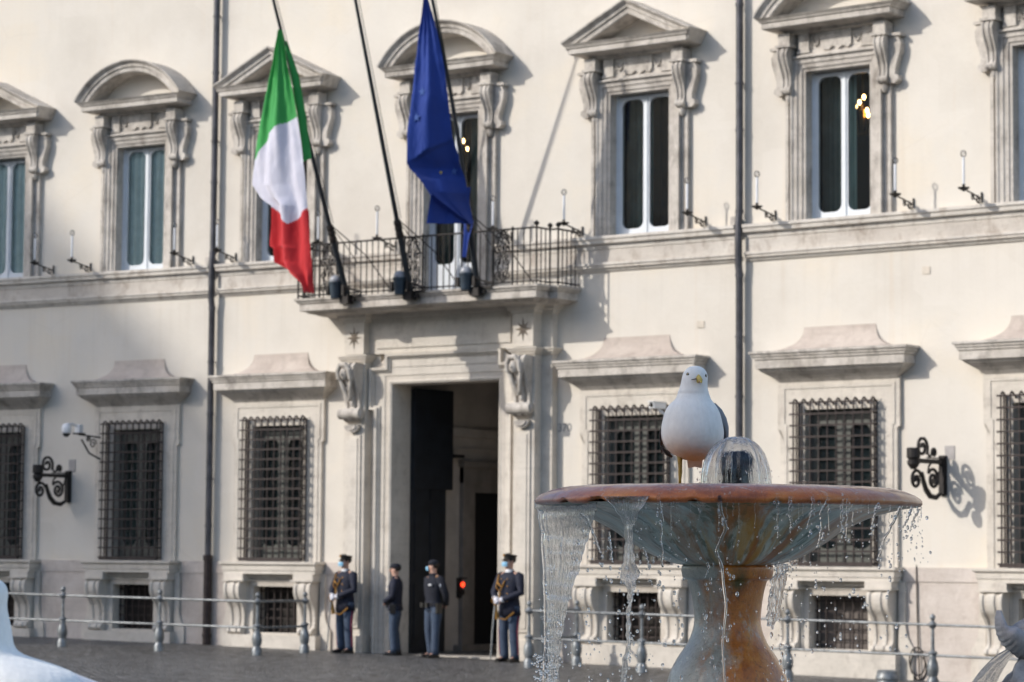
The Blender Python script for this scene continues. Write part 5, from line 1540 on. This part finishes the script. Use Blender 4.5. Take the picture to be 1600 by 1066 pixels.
for i, (py, xl, xr, d) in enumerate(sl_):
    cx = ((xl + xr) / 2 - 1083) * q_; rx = (xr - xl) / 2 * q_ * (1.05 if py < 615 else .985); z = (757 - py) * q_ + (.002 if py < 600 else 0)
    lean = 0 if py < 612 else (py - 612) / 100 * .03
    for j in range(n):
        a = 2 * pi * j / n; ca, sa = cos(a), sin(a)
        back = 1 + (0 if py < 612 else min(1, (py - 612) / 60) * .9)
        vs.append((cx + rx * (abs(ca) ** .9) * (1 if ca > 0 else -1), sa * d * (back if sa > 0 else 1) + lean - .015, z))
for i in range(len(sl_) - 1):
    for j in range(n):
        a = i * n + j; b = i * n + (j + 1) % n; fs.append((a, b, b + n, a + n))
fs.append(tuple(range(n))); fs.append(tuple((len(sl_) - 1) * n + j for j in range(n)))
gb.add(vs, fs)
# tail
gb.grid(lambda u, v: ((.012 + .010 * v) + (u - .5) * (.06 - .01 * v), .10 + .15 * v, .145 - .055 * v - .01 * abs(u - .5)), 8, 8)
gb.grid(lambda u, v: ((.012 + .010 * v) + (u - .5) * (.06 - .01 * v), .09 + .15 * v, .125 - .042 * v - .01 * abs(u - .5)), 8, 8)
gbo = gb.build('body', FWHT, gull, smooth=True, sub=1)
# folded wings along both flanks
for s_ in (-1, 1):
    wg = MB()
    def wf(u, v, s_=s_):
        # u front..back, v top..bottom
        y = -.005 + .27 * u; z = 0
        z = (.262 - .05 * u) - v * (.11 * sin(pi * min(1, .3 + .6 * u)) + .01)
        xo = .115 - .03 * u - .035 * (1 - v) ** 2 + .006 * sin(pi * v)
        return (s_ * xo + (-.003 if s_ < 0 else -.001), y, z)
    wg.grid(wf, 14, 10)
    wg.grid(lambda u, v: tuple(p - (s_ * .010 if k == 0 else 0) for k, p in enumerate(wf(u, v))), 14, 10)
    wg.build('wing', FGRY, gull, smooth=True)
    wt = MB(); wt.tube([(s_ * .05, .22, .19), (s_ * .035, .31, .17), (s_ * .02, .39, .16)], [.022, .014, .003], 8, flat=.4); wt.build('wingtip', FBLK, gull, smooth=True)
# edge of wing seen on the bird's right-hand side of the picture
we = MB()
ep = [(1117, 625, .0, .004), (1124, 637, .005, .010), (1129, 650, .01, .013), (1132.5, 663, .015, .013), (1134.5, 676, .02, .010), (1135, 683, .025, .003)]
we.tube([((x - 1083) * q_ - .004, y, (757 - z) * q_) for x, z, y, r in ep], [r for *_, r in ep], 10, flat=1.6)
we.build('wing_edge', FGRY, gull, smooth=True)
we = MB(); ep = [(1033.5, 690, .02, .003), (1037, 697, .02, .006), (1043, 703, .03, .007), (1051, 708, .04, .004)]
we.tube([((x - 1083) * q_, y, (757 - z) * q_) for x, z, y, r in ep], [r for *_, r in ep], 8); we.build('wing_edge', FBLK, gull, smooth=True)
# face
BK = plain('yellow_bill', (.46, .34, .05), .35, 0, .15, 60); RED = plain('red_bill_spot', (.42, .05, .02), .4); EYR = plain('dark_eye_ring', (.05, .03, .02), .5); IRIS = plain('pale_iris', (.45, .38, .22), .15); PUP = plain('pupil', (.004, .004, .004), .05)
def G(px, py, y): return ((px - 1083) * q_, y, (757 - py) * q_)
bl = MB()
def billf(u, v):            # upper mandible: a ridged wedge hooking down at the tip
    a = 2 * pi * u; t = v
    x = 1088.8 + 3.6 * t; yv = 584.6 + 2.2 * t + 7.0 * t ** 4
    w_ = .0105 * (1 - t) ** .55 + .0012; h = (.0135 * (1 - t) ** .6 + .0016)
    cx_, cy_, cz_ = G(x, yv, -.046 - .064 * t + .006 * t ** 5)
    return (cx_ + w_ * sin(a) * (1 - .45 * max(0, cos(a))), cy_, cz_ + h * cos(a) - .004)
bl.grid(billf, 16, 16, cu=True)
def billl(u, v):
    a = 2 * pi * u; t = v; w_ = .0085 * (1 - t) ** .6 + .001; h = .006 * (1 - t) ** .4 + .001
    cx_, cy_, cz_ = G(1088.6 + 2.6 * t, 591.6 - .3 * t, -.046 - .050 * t); return (cx_ + w_ * sin(a), cy_, cz_ + h * cos(a))
bl.grid(billl, 14, 10, cu=True)
blo = bl.build('bill', BK, gull, smooth=True)
rs = MB(); rs.ball(G(1091.0, 592.6, -.090), (.0042, .008, .0050), 8, 6); rs.build('red_spot', RED, blo)
gp = MB(); gp.tube([G(1076, 589.6, -.052), G(1081, 588.8, -.064), G(1086, 588.0, -.070)], [.0008, .0015, .0018], 6); gp.tube([G(1096, 589.5, -.056), G(1093.5, 588.6, -.066)], [.0008, .0016], 6); gp.build('gape', EYR, blo)
for (px, py, yy, sx) in ((1073.6, 580.6, -.0440, .0058), (1100.6, 582.4, -.0370, .0042)):
    e = MB(); e.ball(G(px, py, yy), (sx * 1.25, .0055, .0074), 12, 8); eo = e.build('eye', EYR, gull, smooth=True)
    e = MB(); e.ball(G(px, py, yy - .0030), (sx * .95, .0038, .0056), 12, 8); e.build('iris', IRIS, eo, smooth=True)
    e = MB(); e.ball(G(px, py, yy - .0056), (sx * .60, .0025, .0036), 10, 6); e.build('pupil', PUP, eo, smooth=True)
lg = MB(); YL = plain('ochre_leg', (.36, .23, .04), .5, 0, .2, 80, .3)
lx = (1062.5 - 1083) * q_
lg.tube([(lx, .01, .125), (lx, .008, .095), (lx + .001, .006, .066), (lx + .001, .006, .058), (lx, .008, .03), (lx, .006, .004)], [.012, .0085, .0072, .0078, .0052, .0052], 10)
for a in (-.6, 0, .6): lg.tube([(lx, .006, .006), (lx + .04 * sin(a), .006 - .045 * cos(a), .002)], [.005, .003], 6)
lg.grid(lambda u, v: (lx + .038 * v * sin((u - .5) * 1.2), .006 - .042 * v * cos((u - .5) * 1.2), .0035), 6, 3)
lg.build('leg', YL, gull, smooth=True)
tag(gull, 'white seagull standing on one leg on the bowl beside the water dome, facing the camera', 'seagull')

# ------------------------------------------------------------------ blurred gull at the lower left, on the basin edge
g2p = Vector((23.1546, -34.1219, 1.70))               # crown of its head
g2 = empty('seagull', tuple(g2p - Vector((0, 0, .455))), FR_Z)
s2 = 1 / 750
sl2 = [(905, 10, 16), (908, 17, 26), (914, 23, 34), (922, 26, 38), (932, 27, 38), (942, 25, 34), (952, 26, 33), (965, 29, 34), (980, 33, 38), (995, 35, 42), (1008, 37, 48), (1018, 41, 56), (1026, 52, 66), (1034, 76, 80), (1046, 100, 95), (1062, 118, 108), (1085, 128, 118), (1120, 130, 120), (1150, 118, 110), (1175, 96, 90), (1195, 66, 64), (1208, 20, 20)]
gb = MB(); vs = []; fs = []; n = 32
for i, (py, rx, ry) in enumerate(sl2):
    z = .455 + (905 - py) * s2; cx = 0
    if py > 1015: cx = min(.055, (py - 1015) * .0011)
    back = 1
    for j in range(n):
        a = 2 * pi * j / n; vs.append((cx + rx * s2 * cos(a), ry * s2 * sin(a), z - (max(0, cos(a)) * .0)))
for i in range(len(sl2) - 1):
    for j in range(n):
        a = i * n + j; b = i * n + (j + 1) % n; fs.append((a, b, b + n, a + n))
fs.append(tuple(range(n))); fs.append(tuple((len(sl2) - 1) * n + j for j in range(n)))
gb.add(vs, fs); gb.build('body', FWHT, g2, smooth=True, sub=1)
bm2 = MB()
def mantle(u, v):
    a = -1.2 + 2.4 * v
    x = .045 + .33 * u; w_ = .105 * (1 - .55 * u) * sin(pi * (.22 + .5 * (1 - u) + .2)) ** .5
    top = .463 + (905 - 1028) * s2 - (x - .045) * .36 + .01 * sin(pi * u)
    return (x, w_ * sin(a), top - w_ * (1 - cos(a)) * 1.1)
bm2.grid(mantle, 20, 14); bm2.grid(lambda u, v: (mantle(u, v)[0], mantle(u, v)[1] * .95, mantle(u, v)[2] - .008), 20, 14)
bm2.build('wings', feather('pale_grey_mantle', (.42, .46, .54), 60, .2), g2, smooth=True)
bk2 = MB(); bk2.tube([(-.03, 0, .43), (-.065, 0, .425), (-.085, 0, .415)], [.012, .009, .003], 8); bk2.build('bill', BK, g2, smooth=True)
for s_ in (-1, 1):
    lg = MB(); lg.tube([(.05, s_ * .03, .08), (.05, s_ * .03, -.005)], .006, 8)
    for a in (-.6, 0, .6): lg.tube([(.05, s_ * .03, 0), (.05 - .05 * cos(a), s_ * .03 + .04 * sin(a), -.003)], [.005, .003], 6)
    lg.build('leg', YL, g2)
tag(g2, 'blurred white seagull with pale grey back cut off at the bottom left corner', 'seagull')
print('gull2 foot z', g2.location.z, 'basin top', zg(FC.x) + 1.24)

# ------------------------------------------------------------------ carved spout at the lower right
MARB = stone('weathered_grey_marble', (.27, .255, .26), (.42, .40, .40), (.06, .06, .065), .8, dirty=.46)
cs = Vector((22.706, -28.368, 1.449)) + R0 * .0
cp_ = empty('carved_spout', (cs.x, cs.y, 1.1), FR_Z)
zc = cs.z - 1.1; q3 = 1 / 400
def C3(px, py, y=0): return ((px - 1560) * q3, y, zc + (1000 - py) * q3)
lp = MB()
# upturned fluted lip: a curved trough seen from the side
outer_ = [(1558, 954), (1556, 966), (1557, 980), (1561, 994), (1568, 1006), (1578, 1016), (1590, 1022), (1606, 1030), (1640, 1044)]
inner_ = [(1565, 954), (1570, 966), (1574, 976), (1580, 976), (1588, 974), (1596, 978), (1606, 980), (1622, 984), (1650, 990)]
def lipg(u, v):
    x = v * (len(outer_) - 1); k = min(int(x), len(outer_) - 2); f = x - k
    po = [outer_[k][d] * (1 - f) + outer_[k + 1][d] * f for d in (0, 1)]; pi_ = [inner_[k][d] * (1 - f) + inner_[k + 1][d] * f for d in (0, 1)]
    a = 2 * pi * u; c, s_ = cos(a), sin(a)
    mx, mz = (po[0] + pi_[0]) / 2, (po[1] + pi_[1]) / 2; dx, dz = (po[0] - pi_[0]) / 2, (po[1] - pi_[1]) / 2
    wd = .03 + .10 * min(1, v * 2.2)
    fl_ = 1 + .16 * abs(sin(v * 40)) * max(0, c) - .25 * max(0, -c)
    return C3(mx + dx * c * fl_, mz + dz * c * fl_, wd * s_)
lp.grid(lipg, 28, 60, cu=True)
lp.build('fluted_lip', MARB, cp_, smooth=True, autosm=60)
hd_ = MB(); hd_.grid(lambda u, v: (lambda a, b, r: C3(1640 + 62 * cos(b) * cos(a) * r, 1000 + 42 * sin(b) * r, .13 * cos(b) * sin(a) * r))(2 * pi * u, pi * (v - .5) * .999, 1 + .12 * noise.noise(Vector((4 * cos(2 * pi * u), 4 * sin(2 * pi * u), 5 * v)))), 40, 24, cu=True)
hd_.ball(C3(1603, 984, -.05), (.03, .03, .028)); hd_.build('head', MARB, cp_, smooth=True)
rk_ = MB(); rk_.grid(lambda u, v: (lambda a, b, r: C3(1625 + 55 * cos(b) * cos(a) * r, 1085 + 62 * sin(b) * r, .16 * cos(b) * sin(a) * r))(2 * pi * u, pi * (v - .5) * .999, 1 + .22 * noise.noise(Vector((3 * cos(2 * pi * u), 3 * sin(2 * pi * u), 6 * v))) + .06 * noise.noise(Vector((14 * cos(2 * pi * u), 14 * sin(2 * pi * u), 22 * v)))), 60, 40, cu=True)
rk_.build('rock', stone('mossy_rock', (.16, .17, .18), (.44, .45, .47), (.03, .033, .036), .8), cp_, smooth=True)
tag(cp_, 'weathered grey marble carving with an upturned fluted lip, at the bottom right corner', 'sculpture')
ar = MB()
ac = [(1600, 1006), (1585, 1009), (1570, 1014), (1556, 1022), (1542, 1034), (1528, 1049), (1514, 1068), (1500, 1092), (1488, 1120), (1478, 1160)]
def arcw(side):
    def fn(u, v):
        x = v * (len(ac) - 1); k = min(int(x), len(ac) - 2); f = x - k
        p = [ac[k][d] * (1 - f) + ac[k + 1][d] * f for d in (0, 1)]
        wd = 6 + 34 * min(1, v * 1.6)
        n1 = noise.noise(Vector((u * 6, v * 4, side * 5))) * .006 + noise.noise(Vector((u * 20, v * 9, side))) * .003
        return C3(p[0] + wd * u * .8, p[1] + wd * u * .55, -.03 - .012 * (1 - side) * sin(pi * u) ** .5 - n1 * (1 - side) + .05 * u)
    return fn
ar.grid(arcw(0), 30, 80); ar.grid(arcw(1), 30, 80)
o = ar.build('water_arc', water('arc_water', .5, (1, 1, 1), 50, .006), None, cp_.location, FR_Z, smooth=True)
tag(o, 'arching sheet of water spouting left from the grey marble carving', 'water')
